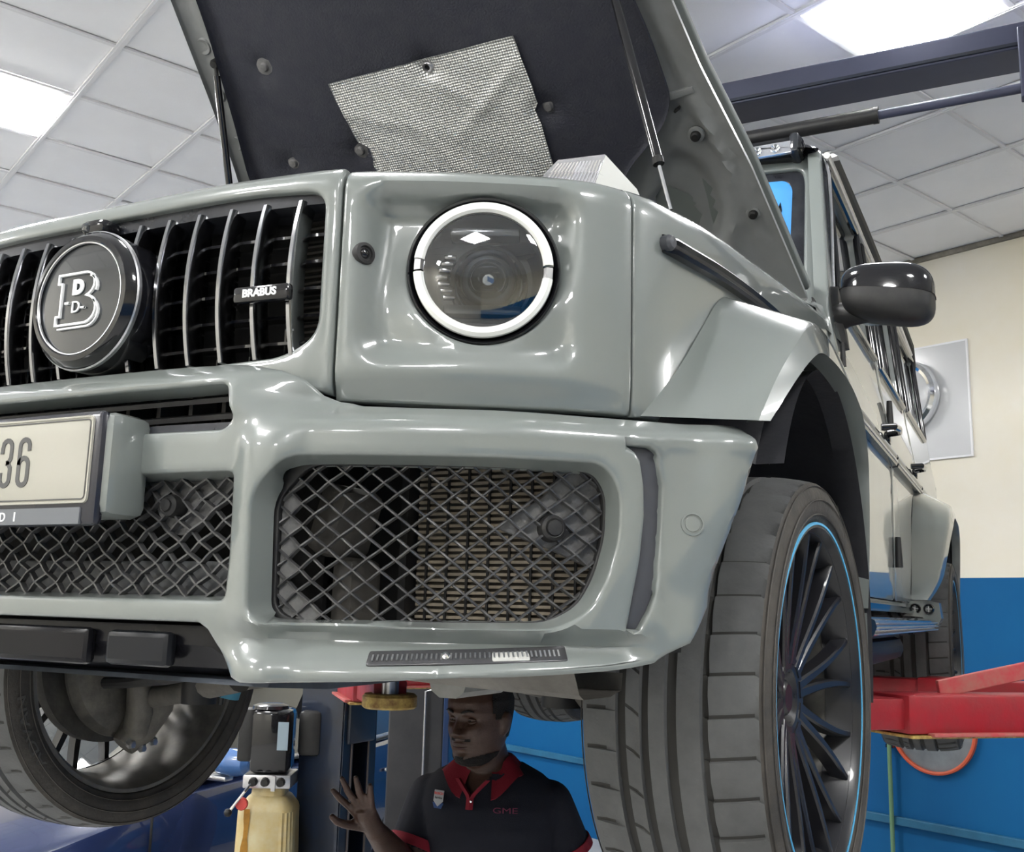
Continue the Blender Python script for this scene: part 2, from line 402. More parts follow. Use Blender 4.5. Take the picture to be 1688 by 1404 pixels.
ceil = slab('ceiling', [RW(A0, B0, CEIL + .05), RW(A1, B0, CEIL + .05), RW(A1, B1, CEIL + .05), RW(A0, B1, CEIL + .05)], 'tile', 0.05, (0, 0, 1))
# suspended ceiling: T bars every 0.6 m, tiles lying in them
rotM = Matrix((D1, D2, Vector((0, 0, 1)))).transposed()
# the grid was set out from both ends, so one cut row runs each way above the car
AN = [i + .088 for i in range(-8, 5)] + [i + .405 for i in range(4, 10)] + [A1 / .6]
BN = [j + .728 for j in range(-9, 6)] + [j + .245 for j in range(6, 19)]
LA, LB = (-6.912, -2.912, 1.088, 5.405), (-2.272, 2.728, 8.245, 13.245)
for a_ in AN[:-1]:
    a = a_ * .6
    g = G().box(RW(a, (B0 + B1) / 2, CEIL), (0.032, B1 - B0, 0.012), rotM).box(RW(a, (B0 + B1) / 2, CEIL - .0045), (0.010, B1 - B0, 0.006), rotM)
    g.out('ceiling_runner', 'grid', ceil, False)
for b_ in BN:
    g = G().box(RW((A0 + A1) / 2, b_ * .6, CEIL + .002), (A1 - A0, 0.024, 0.010), rotM)
    g.out('ceiling_runner', 'grid', ceil, False)
tile_me = {}; rest = G(); random.seed(5); LIGHTS = []
for i in range(len(AN) - 1):
    for j in range(len(BN) - 1):
        a, b = (AN[i] + AN[i + 1]) * .3, (BN[j] + BN[j + 1]) * .3; da, db = round((AN[i + 1] - AN[i]) * .6 - .012, 3), round((BN[j + 1] - BN[j]) * .6 - .012, 3); tz = CEIL + 0.010
        if round(AN[i], 3) in LA and round(BN[j], 3) in LB: LIGHTS.append((round(AN[i], 3), round(BN[j], 3), a, b)); continue
        if AN[i] > -1 and -1 <= BN[j] <= 15:
            if (da, db) not in tile_me:
                t = G().box((0, 0, 0.006), (da, db, 0.012), None, 0.004).out('ceiling_tile', 'tile', None, False); tile_me[(da, db)] = t.data
            else:
                t = bpy.data.objects.new('ceiling_tile', tile_me[(da, db)]); COL.objects.link(t)
            t.parent = ceil; t.matrix_local = Matrix.Translation(RW(a, b, tz)) @ (rotM.to_4x4() @ Matrix.Rotation(random.uniform(-.006, .006), 4, 'Z') @ Matrix.Rotation(random.uniform(-.006, .006), 4, 'X'))
        else: rest.box(RW(a, b, tz + .006), (da, db, 0.012), rotM)
tag(rest.out('ceiling_tiles_far', 'tile', ceil, False), kind='stuff')
lab = {(1.088, 8.245): 'square white ceiling light panel at upper left beside bare tiles', (5.405, 2.728): 'square white ceiling light panel above the dark overhead beam at right'}
for i, j, a, b in LIGHTS:
    e = empty('ceiling_light', lab.get((i, j), 'square white ceiling light panel, out of the picture or behind the car'), 'light', RW(a, b, CEIL), 0, None if (i, j) in lab else 'ceiling lights out of sight')
    e.rotation_euler = (0, 0, math.atan2(D1.y, D1.x))
    G().box((0, 0, .006), (0.50, 0.50, 0.04), None, 0.008).out('light_diffuser', 'lamp', e, False)
    fr = G()
    for sx, sy, dx, dy in ((1, 0, .04, .60), (-1, 0, .04, .60), (0, 1, .52, .04), (0, -1, .52, .04)):
        fr.box((sx * .275, sy * .275, .018), (dx, dy, .026), None, 0.004)
    fr.out('light_frame', 'tile', e, False)
# wall trim ledge, ceiling edge strip
G().box(RW(A1 - .018, (B0 + B1) / 2, CAMP.z - 1.260), (0.036, B1 - B0, 0.05), rotM, .004).out('trim_1', mat('ledge_paint', (0.03, 0.16, 0.30), 0.4, var=.3, vscale=4), None, False)['kind'] = 'structure'
G().box(RW(A1 - .01, (B0 + B1) / 2, CEIL - .012), (0.03, B1 - B0, 0.03), rotM).out('trim_2', mat('dusty_edge', (0.30, 0.28, 0.24), 0.8, var=.5, vscale=8), None, False)['kind'] = 'structure'

def wall_thing(name, label, cat, b, z):       # local x to the right along the wall, y into the room, z up
    e = empty(name, label, cat, RW(A1, b * 1.0203, CAMP.z + (z - CAMP.z) * 1.0203)); e.rotation_euler = (0, 0, math.atan2(-D2.y, -D2.x) ); return e
# local axes after that turn: +x = -D2 (right), +y = rot90 -> points to +D1 (into the wall); the room is at -y
e = wall_thing('wall_board', 'glossy white board screwed flat on the cream wall behind the car', 'board', 3.03 + .62, CAMP.z + 1.372)
G().box((0, -.008, 0), (1.24, .012, .75), None, .003).out('board_sheet', 'board', e, False)
g = G()
for sx in (-1, 1):
    g.box((sx * .62, -.009, 0), (.012, .014, .76)); g.box((0, -.009, sx * .375), (1.24, .014, .012))
g.out('board_edging', 'tile', e, False)
e = wall_thing('round_mirror', 'round polished convex mirror with chrome rim in front of white board', 'mirror', 3.45, CAMP.z + 1.425)
G().lathe([(0.0, -.125), (.06, -.122), (.12, -.112), (.165, -.098), (.185, -.088)], 48, axis='y').out('mirror_face', 'board', e)
G().lathe([(.183, -.085), (.19, -.105), (.21, -.112), (.232, -.098), (.24, -.07), (.236, -.04), (.20, -.03), (.183, -.05)], 48, axis='y', cyc=True).out('mirror_rim', 'steel', e)
G().tube([(0, -.08, 0), (0, -.04, 0), (0, -.015, 0)], [.05, .03, .05], 12).out('mirror_bracket', 'blackp', e)
e = wall_thing('red_rimmed_mirror', 'round grey mirror with red rim low on blue wall below rear tyre', 'mirror', 3.385, CAMP.z - .65)
G().lathe([(0.0, -.03), (.10, -.027), (.2, -.019), (.268, -.01)], 56, axis='y').out('mirror_face', mat('greyed_mirror', (.30, .33, .36), .35, metal=.4, var=.3, vscale=5), e)
G().lathe([(.266, -.004), (.266, -.03), (.276, -.034), (.286, -.03), (.286, -.004)], 56, axis='y', cyc=True).out('mirror_rim', 'orange', e)
e = wall_thing('wall_pipe', 'thin pale green pipe running down the blue wall', 'pipe', 3.66, CAMP.z - .76)
G().tube([(0, -.05, 0), (0, -.05, -CAMP.z + .76)], .014, 10).out('pipe', 'green', e)
g = G()
for zz in (-.03, -.75): g.box((0, -.025, zz), (.05, .05, .02))
g.out('pipe_clip', 'steel', e)

# ================================================================== OFF-ROAD CAR
CAR = empty('offroad_car', 'grey boxy off-road car raised on the lift with its hood open', 'car', (0, 0, LIFT))
def both(fn):
    for mir in (False, True): fn(mir)

# ---- centre panel round the grille
def fp_map(s, z):
    x, y = FP.at(s)
    t = z - (1.17 - .03); r = .03; a = np.clip(t / r, 0, math.pi / 2); over = np.maximum(t - r * math.pi / 2, 0)
    off = np.where(t > 0, r * (1 - np.cos(a)) + over, 0); zz = np.where(t > 0, 1.14 + r * np.sin(a), z)
    # gentle forward lean of the lower lip
    x2, y2 = FP.at(s, off); return np.stack([x2, y2, zz], -1)
ho = smoothpoly([(-.412, .895), (-.36, .884), (-.2, .879), (0, .877), (.2, .879), (.36, .886), (.412, .915), (.412, 1.128), (.30, 1.134), (-.30, 1.134), (-.412, 1.128)],
                [.03, .02, .02, .02, .02, .03, .05, .03, .02, .02, .03])
out = [(-.437, .83), (-.40, .838), (-.36, .852), (.36, .852), (.40, .838), (.437, .83), (.437, 1.25), (-.437, 1.25)]
plate('grille_surround', out, [ho], fp_map, 'paint', CAR, grid=.022, step=.012, thick=.02, rad=.006, hthick=.045, hinset=.0)
# ---- grille: slats, fins, backing
def slat_y(z): return -.832 - .016 * (1 - ((z - 1.0) / .115) ** 2)
for sgn in (-1, 1):
    for k in range(6):
        s = sgn * (.0745 + .0595 * k); g = G(); rows = []
        for z in np.linspace(.884, 1.118, 15):
            x, y = FP.at(s); y = float(y) + (slat_y(z) + .83) + .004; x = float(x)
            rows.append([(x - .0044, y + .03, z), (x - .0048, y + .004, z), (x - .0029, y - .001, z), (x + .0029, y - .001, z), (x + .0048, y + .004, z), (x + .0044, y + .03, z)])
        g.loft(rows, True, True); g.out('grille_slat', 'chrome', CAR, ang=40)
for z in (1.072, 1.032, .992, .951, .912):
    g = G(); rows = []
    for s in np.linspace(-.41, .41, 25):
        x, y = FP.at(s); x = float(x); y = float(y) + .024
        rows.append([(x, y, z + .0022), (x, y + .05, z + .012), (x, y + .05, z + .006), (x, y, z - .0022)])
    g.loft(rows, True, True).out('grille_fin', 'gloss', CAR)
# short upright webs between the fins
g = G()
for z in (1.092, 1.052, 1.012, .972, .932, .90):
    for k in range(-7, 8):
        s = .0297 + .0595 * k; x, y = FP.at(s); g.box((float(x), float(y) + .062, z), (.004, .03, .036))
tag(g.out('grille_web', 'gloss', CAR), kind='stuff')
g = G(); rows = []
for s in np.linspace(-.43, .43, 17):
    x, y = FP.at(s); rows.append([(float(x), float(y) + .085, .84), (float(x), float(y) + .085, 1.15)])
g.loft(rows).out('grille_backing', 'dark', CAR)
g = G()
for k in range(26):
    z = .885 + k * .0095
    for sg in (-1, 1): g.box((sg * .37, -.735, z), (.10, .01, .0035))
tag(g.out('radiator_fins', mat('radiator_dark', (.085, .08, .072), .6), CAR), kind='stuff')
# black band above the slats
rows = []
for s in np.linspace(-.41, .41, 31):
    x, y = FP.at(s); x = float(x); y = float(y); rows.append([(x, y + .012, 1.134), (x, y + .010, 1.113), (x, y + .06, 1.108), (x, y + .06, 1.134)])
G().loft(rows, True, True).out('grille_top_band', 'gloss2', CAR, ang=25)
# ---- front badge
bx, bz = .016, .992; BY = -.872
bd = G().lathe([(.0, -.012), (.05, -.0115), (.087, -.010), (.089, -.004)], 56, (bx, BY + .006, bz), 'y').out('badge', mat('badge_grey', (.028, .031, .034), .22, coat=.8), CAR, ang=50)
G().lathe([(.087, -.006), (.0875, -.014), (.091, -.017), (.098, -.016), (.106, -.008), (.110, .006), (.110, .06), (.087, .06)], 64, (bx, BY + .006, bz), 'y', cyc=True).out('badge_ring', 'gloss', bd, ang=30)
G().lathe([(.0862, -.0125), (.0868, -.0155), (.0885, -.0158), (.089, -.0125)], 64, (bx, BY + .006, bz), 'y', cyc=True).out('badge_trim', 'silver', bd)
G().lathe([(.1085, -.003), (.1105, -.001), (.1110, .004), (.1085, .004)], 64, (bx, BY + .006, bz), 'y', cyc=True).out('badge_edge', 'silver', bd)
# outlined slab-serif B with a drop outline, hyphens and a small D
YB = BY - .0098
def stroke(parent, name, pts, wd, yy, closed=False, m='white'):
    P = np.array(pts, float); k = len(P); V = []; F = []
    for i in range(k):
        if closed: a, c = P[i - 1], P[(i + 1) % k]
        else: a, c = P[max(i - 1, 0)], P[min(i + 1, k - 1)]
        t1 = P[i] - a; t2 = c - P[i]
        t1 = t1 / (np.linalg.norm(t1) + 1e-9) if np.linalg.norm(t1) > 1e-9 else t2 / np.linalg.norm(t2)
        t2 = t2 / (np.linalg.norm(t2) + 1e-9) if np.linalg.norm(t2) > 1e-9 else t1
        n1 = np.array([-t1[1], t1[0]]); n2 = np.array([-t2[1], t2[0]]); n = n1 + n2; n /= max(np.linalg.norm(n), 1e-9); q = wd / 2 / max(.45, n @ n1)
        for sg in (1, -1): 
            e = P[i] + n * q * sg; V += [(e[0], yy, e[1]), (e[0], yy + .004, e[1])]
    for i in range(k if closed else k - 1):
        a, b = 4 * i, 4 * ((i + 1) % k); F += [(a, a + 2, b + 2, b), (a + 1, b + 1, b + 3, a + 3), (a, b, b + 1, a + 1), (a + 2, a + 3, b + 3, b + 2)]
    return V, F
def arc(cx, cz, r, a0, a1, n=9, ry=None):
    return [(cx + r * math.cos(R(a0 + (a1 - a0) * i / (n - 1))), cz + (ry or r) * math.sin(R(a0 + (a1 - a0) * i / (n - 1)))) for i in range(n)]
Bo = [(-.046, -.040), (-.046, -.026), (-.038, -.026), (-.038, .026), (-.046, .026), (-.046, .040)] + [(.008, .040)] + arc(.012, .0215, .0195, 80, -62, 8, .0185) + [(.016, .003)] + arc(.014, -.0185, .0235, 62, -80, 9, .0215) + [(.008, -.040)]
Bo = [(bx + x, bz + z) for x, z in Bo]
g = G(); g.add(*stroke(None, '', Bo, .0032, YB, True))
shd = [(x + .006, z - .006) for x, z in Bo]
g.add(*stroke(None, '', shd[-1:] + shd[:1], .0026, YB)); g.add(*stroke(None, '', shd[7:13], .0026, YB)); g.add(*stroke(None, '', shd[16:], .0026, YB))
V, F = txt('D', .026, .001); g.add([(bx - .006 + x, YB + .002 - z, bz - .014 + y) for x, y, z in V], F)
V, F = txt('D', .030, .001, bold=.0022); g.add([(bx - .004 + x, YB + .002 - z, bz + .017 + y) for x, y, z in V], F)
g.add(*stroke(None, '', [(bx + .006, bz - .0155), (bx + .014, bz - .0155)], .003, YB)); g.add(*stroke(None, '', [(bx - .029, bz - .006), (bx - .020, bz - .006)], .0035, YB))
g.out('badge_lettering', 'white', bd, False)
# name plate on the slats
npx, npz = .343, .972; x, y = FP.at(npx); npy = float(y) - .030
nm = G().box((npx - .004, npy + .006, npz), (.092, .016, .024), Matrix.Rotation(.09, 3, 'Z'), .005).out('name_plate', 'gloss', CAR)
V, F = txt('BRABUS', .0155, .0008, (1.02, 1.0), .0006); rm = Matrix.Rotation(.09, 3, 'Z')
mk('name_lettering', [tuple(Vector((npx - .004, npy - .0025, npz)) + rm @ Vector((x, -z, y))) for x, y, z in V], F, 'white', nm, False)
# small camera above the badge
cmr = G().box((.0, -.838, 1.118), (.05, .04, .024), None, .009).out('nose_camera', 'gloss', CAR)
G().lathe([(.0, -.004), (.006, -.003), (.009, .002)], 20, (-.012, -.858, 1.117), 'y').out('camera_lens', 'glass', cmr)

# ---- front wings (headlight face wrapping round into the side)
HS, HZ = .643, 1.015                          # headlight centre on the wing
ZT = np.array([(.0, 1.168), (.86, 1.168), (1.0, 1.176), (1.15, 1.19), (1.4, 1.215), (1.7, 1.25), (2.2, 1.31), (2.6, 1.35)])
def ztop(s): return np.interp(s, ZT[:, 0], ZT[:, 1])
def rrect(s, z, s0, s1, z0, z1, r):
    cx, cz, hx, hz = (s0 + s1) / 2, (z0 + z1) / 2, (s1 - s0) / 2 - r, (z1 - z0) / 2 - r
    dx = np.abs(s - cx) - hx; dz = np.abs(z - cz) - hz
    return np.hypot(np.maximum(dx, 0), np.maximum(dz, 0)) + np.minimum(np.maximum(dx, dz), 0) - r
def fender_map(s, v):
    s = np.asarray(s, float); v = np.asarray(v, float)
    zt = ztop(s); r = .04; t = v - (zt - r); a = np.clip(t / r, 0, math.pi / 2); over = np.maximum(t - r * math.pi / 2, 0)
    off = np.where(t > 0, r * (1 - np.cos(a)) + over, 0); z = np.where(t > 0, zt - r + r * np.sin(a) + .12 * over, v)
    d = -rrect(s, v, .462, .786, .868, 1.143, .045)          # inside distance of the headlight bowl
    ramp = .022 + .022 * sm(.90, 1.12, v)
    hd = np.hypot(s - HS, v - HZ)
    bowl = ramp * sm(0.0, .042, d)
    bowl = bowl * (1 - .55 * sm(.17, .112, hd) * sm(1.12, .90, v + .25 * (HS - s)))
    off = off + bowl
    off = off + .012 * sm(.865, .82, v) * sm(.95, .7, s)     # slight tuck at the bottom edge
    off = off - .006 * sm(.79, .81, s) * sm(.90, .84, s) * 0
    x, y = FP.at(s, off); return np.stack([x, y, z], -1)
fo_front = [(.4405, .822), (.60, .818), (.80, .817), (.868, .818), (.868, 1.25), (.4405, 1.25)]
hole_hl = [(HS + .109 * math.cos(a), HZ + .109 * math.sin(a)) for a in np.linspace(0, 2 * math.pi, 60, endpoint=False)]
fo_side = [(.871, .818), (.93, .819), (.990, .893), (1.065, .972), (1.13, 1.025), (1.2, 1.042), (1.75, 1.05), (1.93, .97), (2.02, .80), (2.03, .50), (2.075, .50), (2.075, 1.33), (1.9, 1.32), (1.4, 1.27), (1.1, 1.245), (.871, 1.25)]
lp = None
def fenders(mir):
    global lp
    f = plate('front_wing', fo_front, [hole_hl], fender_map, 'paint', CAR, grid=.0125, step=.01, thick=.02, rad=.0045, hthick=.03, mirror=mir)
    plate('front_wing_side', fo_side, [], fender_map, 'paint', CAR, grid=.02, step=.015, thick=.02, rad=.0035, mirror=mir)
both(fenders)
# parking sensor beside the headlight
def surf_frame(fm, s, z):
    P = fm(np.array([s]), np.array([z]))[0]; e = 1e-3
    du = fm(np.array([s + e]), np.array([z]))[0] - fm(np.array([s - e]), np.array([z]))[0]; dv = fm(np.array([s]), np.array([z + e]))[0] - fm(np.array([s]), np.array([z - e]))[0]
    u = Vector(du).normalized(); v = Vector(dv).normalized(); n = u.cross(v).normalized(); v = n.cross(u)
    return Vector(P), Matrix((u, v, n)).transposed()            # local x right, y up, z out
def puck(name, fm, s, z, prof, m, parent=CAR, off=0.0, n=32, mirror=False):
    P, Rm = surf_frame(fm, s, z); g = G().lathe(prof, n, tuple(P + Rm @ Vector((0, 0, off))), 'z', frm=Rm); return g.out(name, m, parent, mirror=mirror)
sn = puck('wing_camera', fender_map, .474, 1.034, [(.0, .0005), (.010, .0005), (.011, .0035), (.0155, .003), (.0165, 0), (.0165, -.01)], 'blackp')
puck('wing_camera_eye', fender_map, .474, 1.034, [(0, .004), (.004, .0035), (.007, .0015), (.008, 0)], 'gloss', sn)

# ---- headlights
def headlight(mir):
    P, _ = surf_frame(lambda s, z: np.stack([*FP.at(s), z], -1), HS, HZ)
    ya = R(26); n = Vector((math.sin(ya), -math.cos(ya), -.0)).normalized(); u = Vector((math.cos(ya), math.sin(ya), 0)); v = n.cross(u) * -1 if n.cross(u).z < 0 else n.cross(u)
    Rm = Matrix((u, v, n)).transposed(); c = tuple(P - n * .016)
    L = lambda prof, nn=64, cyc=False: G().lathe(prof, nn, c, 'z', cyc, Rm)
    h = L([(.109, -.03), (.109, .003), (.107, .006), (.1025, .001), (.100, -.012), (.088, -.02), (.088, -.06), (.109, -.06)], cyc=True).out('headlight', 'gloss', CAR, mirror=mir)
    # light ring in two arcs with clear gaps at the sides
    g = G()
    for a0 in (6, 186):
        g2 = G().lathe([(.0995, .003), (.099, .009), (.094, .013), (.088, .0125), (.0845, .008), (.0845, .002)], 48, c, 'z', True, Rm, a0 - 2, a0 + 166)
        g.add(g2.V, g2.F)
    g.out('light_ring', 'led', h, mirror=mir)
    for a in (-3, 177):
        G().lathe([(.0985, .002), (.098, .0085), (.089, .0115), (.085, .007)], 6, c, 'z', False, Rm, a - 5, a + 5).out('ring_gap', 'silver', h, mirror=mir)
    L([(.0845, -.002), (.080, -.035), (.070, -.05), (.045, -.056), (.0, -.056)]).out('reflector_bowl', mat('bowl_dark', (.17, .18, .19), .3, metal=.5), h, mirror=mir)
    # inner shelf and projector
    m3 = lambda x, y, z: tuple(Vector(c) + Rm @ Vector((x, y, z)))
    pr = G().lathe([(.047, -.05), (.047, -.02), (.043, -.014), (.041, -.02), (.040, -.05)], 48, m3(.006, -.006, 0), 'z', True, Rm).out('projector_ring', 'chrome', h, mirror=mir)
    G().lathe([(.058, -.055), (.057, -.036), (.054, -.031), (.050, -.036), (.049, -.055)], 48, m3(.006, -.006, 0), 'z', True, Rm).out('projector_collar', mat('collar_grey', (.16, .17, .18), .25, metal=.7), h, mirror=mir)
    G().lathe([(0, .002), (.014, .0), (.026, -.008), (.036, -.020), (.039, -.034)], 40, m3(.006, -.006, 0), 'z', False, Rm).out('projector_lens', mat('projector_glass', (.55, .6, .66), .03, metal=.75), h, mirror=mir)
    g = G().box(m3(0, -.058, -.022), (.11, .014, .05), Rm, .003).box(m3(0, .060, -.026), (.10, .012, .04), Rm, .003)
    g.out('bowl_shelf', mat('shelf_grey', (.20, .21, .22), .2, metal=.4), h, mirror=mir)
    g = G()
    for k in range(7):
        aa = -.6 + k * .2; g.box(m3(-.062 + .004 * abs(k - 3), .03 - k * .010, -.036), (.018, .006, .012), Rm, .001)
    g.out('bowl_facet', 'chrome', h, mirror=mir)
    L([(.0, .017), (.03, .0162), (.06, .0135), (.082, .0095), (.086, .007)]).out('headlight_lens', LENS, h, mirror=mir)
# thin clear cover: lets most light through, mirrors at glancing angle
LENS = bpy.data.materials.new('thin_clear_cover'); LENS.use_nodes = True; nt = LENS.node_tree; nt.nodes.clear()
o_ = nt.nodes.new('ShaderNodeOutputMaterial'); mx = nt.nodes.new('ShaderNodeMixShader'); tr = nt.nodes.new('ShaderNodeBsdfTransparent'); gl = nt.nodes.new('ShaderNodeBsdfGlossy'); fr = nt.nodes.new('ShaderNodeFresnel')
tr.inputs[0].default_value = (.96, .97, .98, 1); gl.inputs['Roughness'].default_value = 0.0; fr.inputs[0].default_value = 2.3
nt.links.new(fr.outputs[0], mx.inputs[0]); nt.links.new(tr.outputs[0], mx.inputs[1]); nt.links.new(gl.outputs[0], mx.inputs[2]); nt.links.new(mx.outputs[0], o_.inputs[0])
both(headlight)

# ---- turn lamp on top of the wing: clear ribbed prism on a dark foot
def turn_lamp(mir):
    B_ = [(.630, -.575), (.70, -.515), (.735, -.36), (.70, -.30), (.665, -.34), (.62, -.50)]
    zb = 1.19; base = [Vector((x, y, 1.168 + .03 * sm(-.56, -.3, y))) for x, y in B_]
    top = [Vector((.655, -.540, 1.243)), Vector((.715, -.492, 1.262)), Vector((.732, -.40, 1.236)), Vector((.70, -.33, 1.222)), Vector((.672, -.36, 1.232)), Vector((.645, -.46, 1.258))]
    low = [b + Vector((0, 0, .018)) for b in base]
    t = G().loft([base, low], True, True).out('turn_lamp', mat('lamp_foot', (.10, .10, .16), .3), CAR, False, mirror=mir)
    g = G().loft([low, [l.lerp(q, .5) + Vector((.003, -.006, 0)) for l, q in zip(low, top)], top], True, True); g.out('lamp_lens', LAMPG, t, ang=25, mirror=mir)
    rib = G()
    for k in range(16):
        f = k / 15; a = low[0].lerp(low[1], f); b = top[0].lerp(top[1], f); ins = Vector((-.004, .01, 0))
        rib.tube([a + ins, a.lerp(b, .86) + ins * .5], .0018, 5)
    tag(rib.out('lamp_ribs', 'steel', t, mirror=mir), kind='stuff')
    q_ = Vector((.004, -.002, .002)); G().loft([[low[1] + q_, low[2] + q_, low[3] + q_], [low[1].lerp(top[1], .93) + q_, low[2].lerp(top[2], .93) + q_, low[3].lerp(top[3], .93) + q_]]).out('lamp_side_strip', 'led', t, False, mirror=mir)
    G().loft([[l.lerp(Vector((.675, -.43, 1.19)), .35) for l in low], [l.lerp(Vector((.675, -.43, 1.22)), .6) for l in top]], True, True).out('lamp_core', mat('lamp_core', (.92, .92, .95), .15, metal=.8), t, False, mirror=mir)
LAMPG = mat('ribbed_lens', (.97, .97, 1.0), .06, trans=.8, ior=1.45)
both(turn_lamp)
# ---- black rubbing strip on the wing
def wing_strip(mir):
    g = G(); rows = []
    for s in np.linspace(.936, 1.95, 40):
        f = sm(.936, .95, s); zc = 1.093 + .026 * sm(.95, 1.5, s) + .012 * sm(1.4, 1.9, s); hw = .0145
        def q(o, z): x, y = FP.at(s, -o * (.3 + .7 * float(f))); return (float(x), float(y), z)
        rows.append([q(-.004, zc - hw), q(.012, zc - hw + .001), q(.015, zc - .008), q(.010, zc - .003), q(.010, zc + .003), q(.015, zc + .008), q(.010, zc + hw - .001), q(-.004, zc + hw)])
    t = g.loft(rows, False, True).out('wing_strip', mat('strip_black', (.008, .008, .01), .28, spec=.35), CAR, ang=30, mirror=mir)
    puck('wing_side_lamp', lambda s, z: np.stack([*FP.at(s, -.012), z], -1), .941, 1.093, [(0, .006), (.009, .005), (.0125, 0), (.0125, -.012)], 'slot', t, n=12, mirror=mir)
both(wing_strip)

# ---- bumper
def bprof(s, z):
    a = np.abs(s)
    off = .058 * sm(.772, .812, z) * sm(.30, .50, a)                       # rounded shoulder up to the wing
    off = off + (.040 * sm(.835, .876, z) - .012 * sm(.775, .80, z) * sm(.84, .80, z)) * (1 - sm(.34, .46, a))
    fl = (1 - sm(.86, .95, a)) * sm(.34, .42, a)
    off = off + .020 * sm(.518, .507, z) * fl * (1 - .8 * sm(.500, .475, z))   # crease below the openings
    off = off - .016 * sm(.49, .46, z) * sm(.36, .44, a)
    off = off + .020 * sm(.875, .905, a) * sm(.965, .93, a) * sm(.785, .765, z) * sm(.49, .53, z) * 0
    off = off + .010 * sm(.925, .945, a) * sm(.795, .755, z) * sm(.50, .58, z)                # cheek steps back behind the slot
    edge = 1.10 - 1.0 * np.maximum(.78 - z, 0) ** 1.35 * .42                # rolled flare lip at the wheel arch
    arch = np.interp(z, [.46, .484, .506, .554, .618, .693, .77, .80], [.86, .924, .976, 1.012, 1.035, 1.065, 1.093, 1.097])
    q = arch - a
    off = off - .016 * sm(.11, .05, q) * sm(.50, .72, z)
    off = off + .024 * sm(.03, .0, q) ** 2 * sm(.50, .60, z)
    off = off - .016 * sm(.35, .40, a) * sm(.47, .42, a) * sm(.79, .74, z)          # pillar between the openings
    off = off + .012 * (1 - sm(.33, .37, a)) * sm(.765, .775, z) * 0 
    return off
def bump_map(s, z):
    s = np.asarray(s, float); z = np.asarray(z, float); x, y = BP.at(s, bprof(s, z)); return np.stack([x, y, z], -1)
half = [(.0, .874), (.25, .872), (.345, .869), (.398, .858), (.435, .843), (.462, .822), (.485, .814), (.52, .810), (.614, .808), (.85, .808), (1.095, .809), (1.093, .77), (1.065, .693), (1.035, .618), (1.012, .554), (.976, .506), (.924, .484), (.858, .474), (.70, .462), (.553, .452), (.40, .446), (.384, .45), (.334, .508), (.318, .517), (.0, .517)]
bo = half + [(-x, z) for x, z in half[::-1][1:-1]]
hR = smoothpoly([(.402, .528), (.395, .685), (.443, .732), (.852, .733), (.875, .70), (.874, .64), (.858, .585), (.835, .545), (.79, .521), (.44, .515)], [.03, .03, .02, .03, .03, .02, .02, .02, .03, .03], 5)
hC = smoothpoly([(-.357, .546), (.357, .546), (.360, .60), (.357, .713), (-.357, .713), (-.360, .60)], .012, 4)
hU = smoothpoly([(-.262, .832), (.262, .832), (.334, .834), (.352, .785), (.336, .770), (-.336, .770), (-.352, .785), (-.334, .834)], .008, 3)
cres = np.array([(.884, .760), (.916, .760), (.935, .750), (.942, .712), (.940, .654), (.933, .590), (.917, .548), (.902, .522), (.886, .523), (.893, .559), (.904, .613), (.910, .669), (.909, .709), (.904, .741), (.896, .752)])
mirx = lambda P: np.array([(-x, z) for x, z in P])
BUM = plate('front_bumper', bo, [hR, mirx(hR), hC, hU, cres, mirx(cres)], bump_map, 'paint', CAR, grid=.0125, step=.010, thick=.05, rad=.006, hthick=[.040, .040, .036, .04, .014, .014], hinset=[.009, .009, .006, .006, .0005, .0005], flat=True)
# underside return of the lower lip
rows = []
low = half[10:25][::-1]
for s, z in [(x, zz) for x, zz in resample(low, .02, False) if zz < .482 and x > .40]:
    P = bump_map(np.array([s]), np.array([z]))[0]; x2, y2 = BP.at(s, .07)
    P2 = P * .5 + np.array([float(x2), float(y2), z]) * .5
    rows.append([tuple(P + np.array([0, .004, .004])), tuple(P2 + np.array([0, 0, .002])), (float(x2), float(y2), z + .02)])
for mir in (False, True): G().loft(rows).out('bumper_underlip', 'paint', BUM, mirror=mir)
# dark slot inserts
for c, mir in ((cres, False), (cres, True)):
    plate('bumper_slot', smoothpoly(c, .002, 2), [], lambda s, z: np.stack([*BP.at(s, bprof(s, z) + .012), z], -1), 'slot', BUM, grid=.02, step=.01, thick=.004, rad=.001, mirror=mir)
# parking sensors on the cheeks
for mir in (False, True):
    puck('cheek_sensor', bump_map, .979, .661, [(0, .001), (.010, .001), (.0105, -.001), (.0125, -.001), (.013, .0015), (.0155, .0012), (.016, -.003)], 'paint', BUM, mirror=mir)
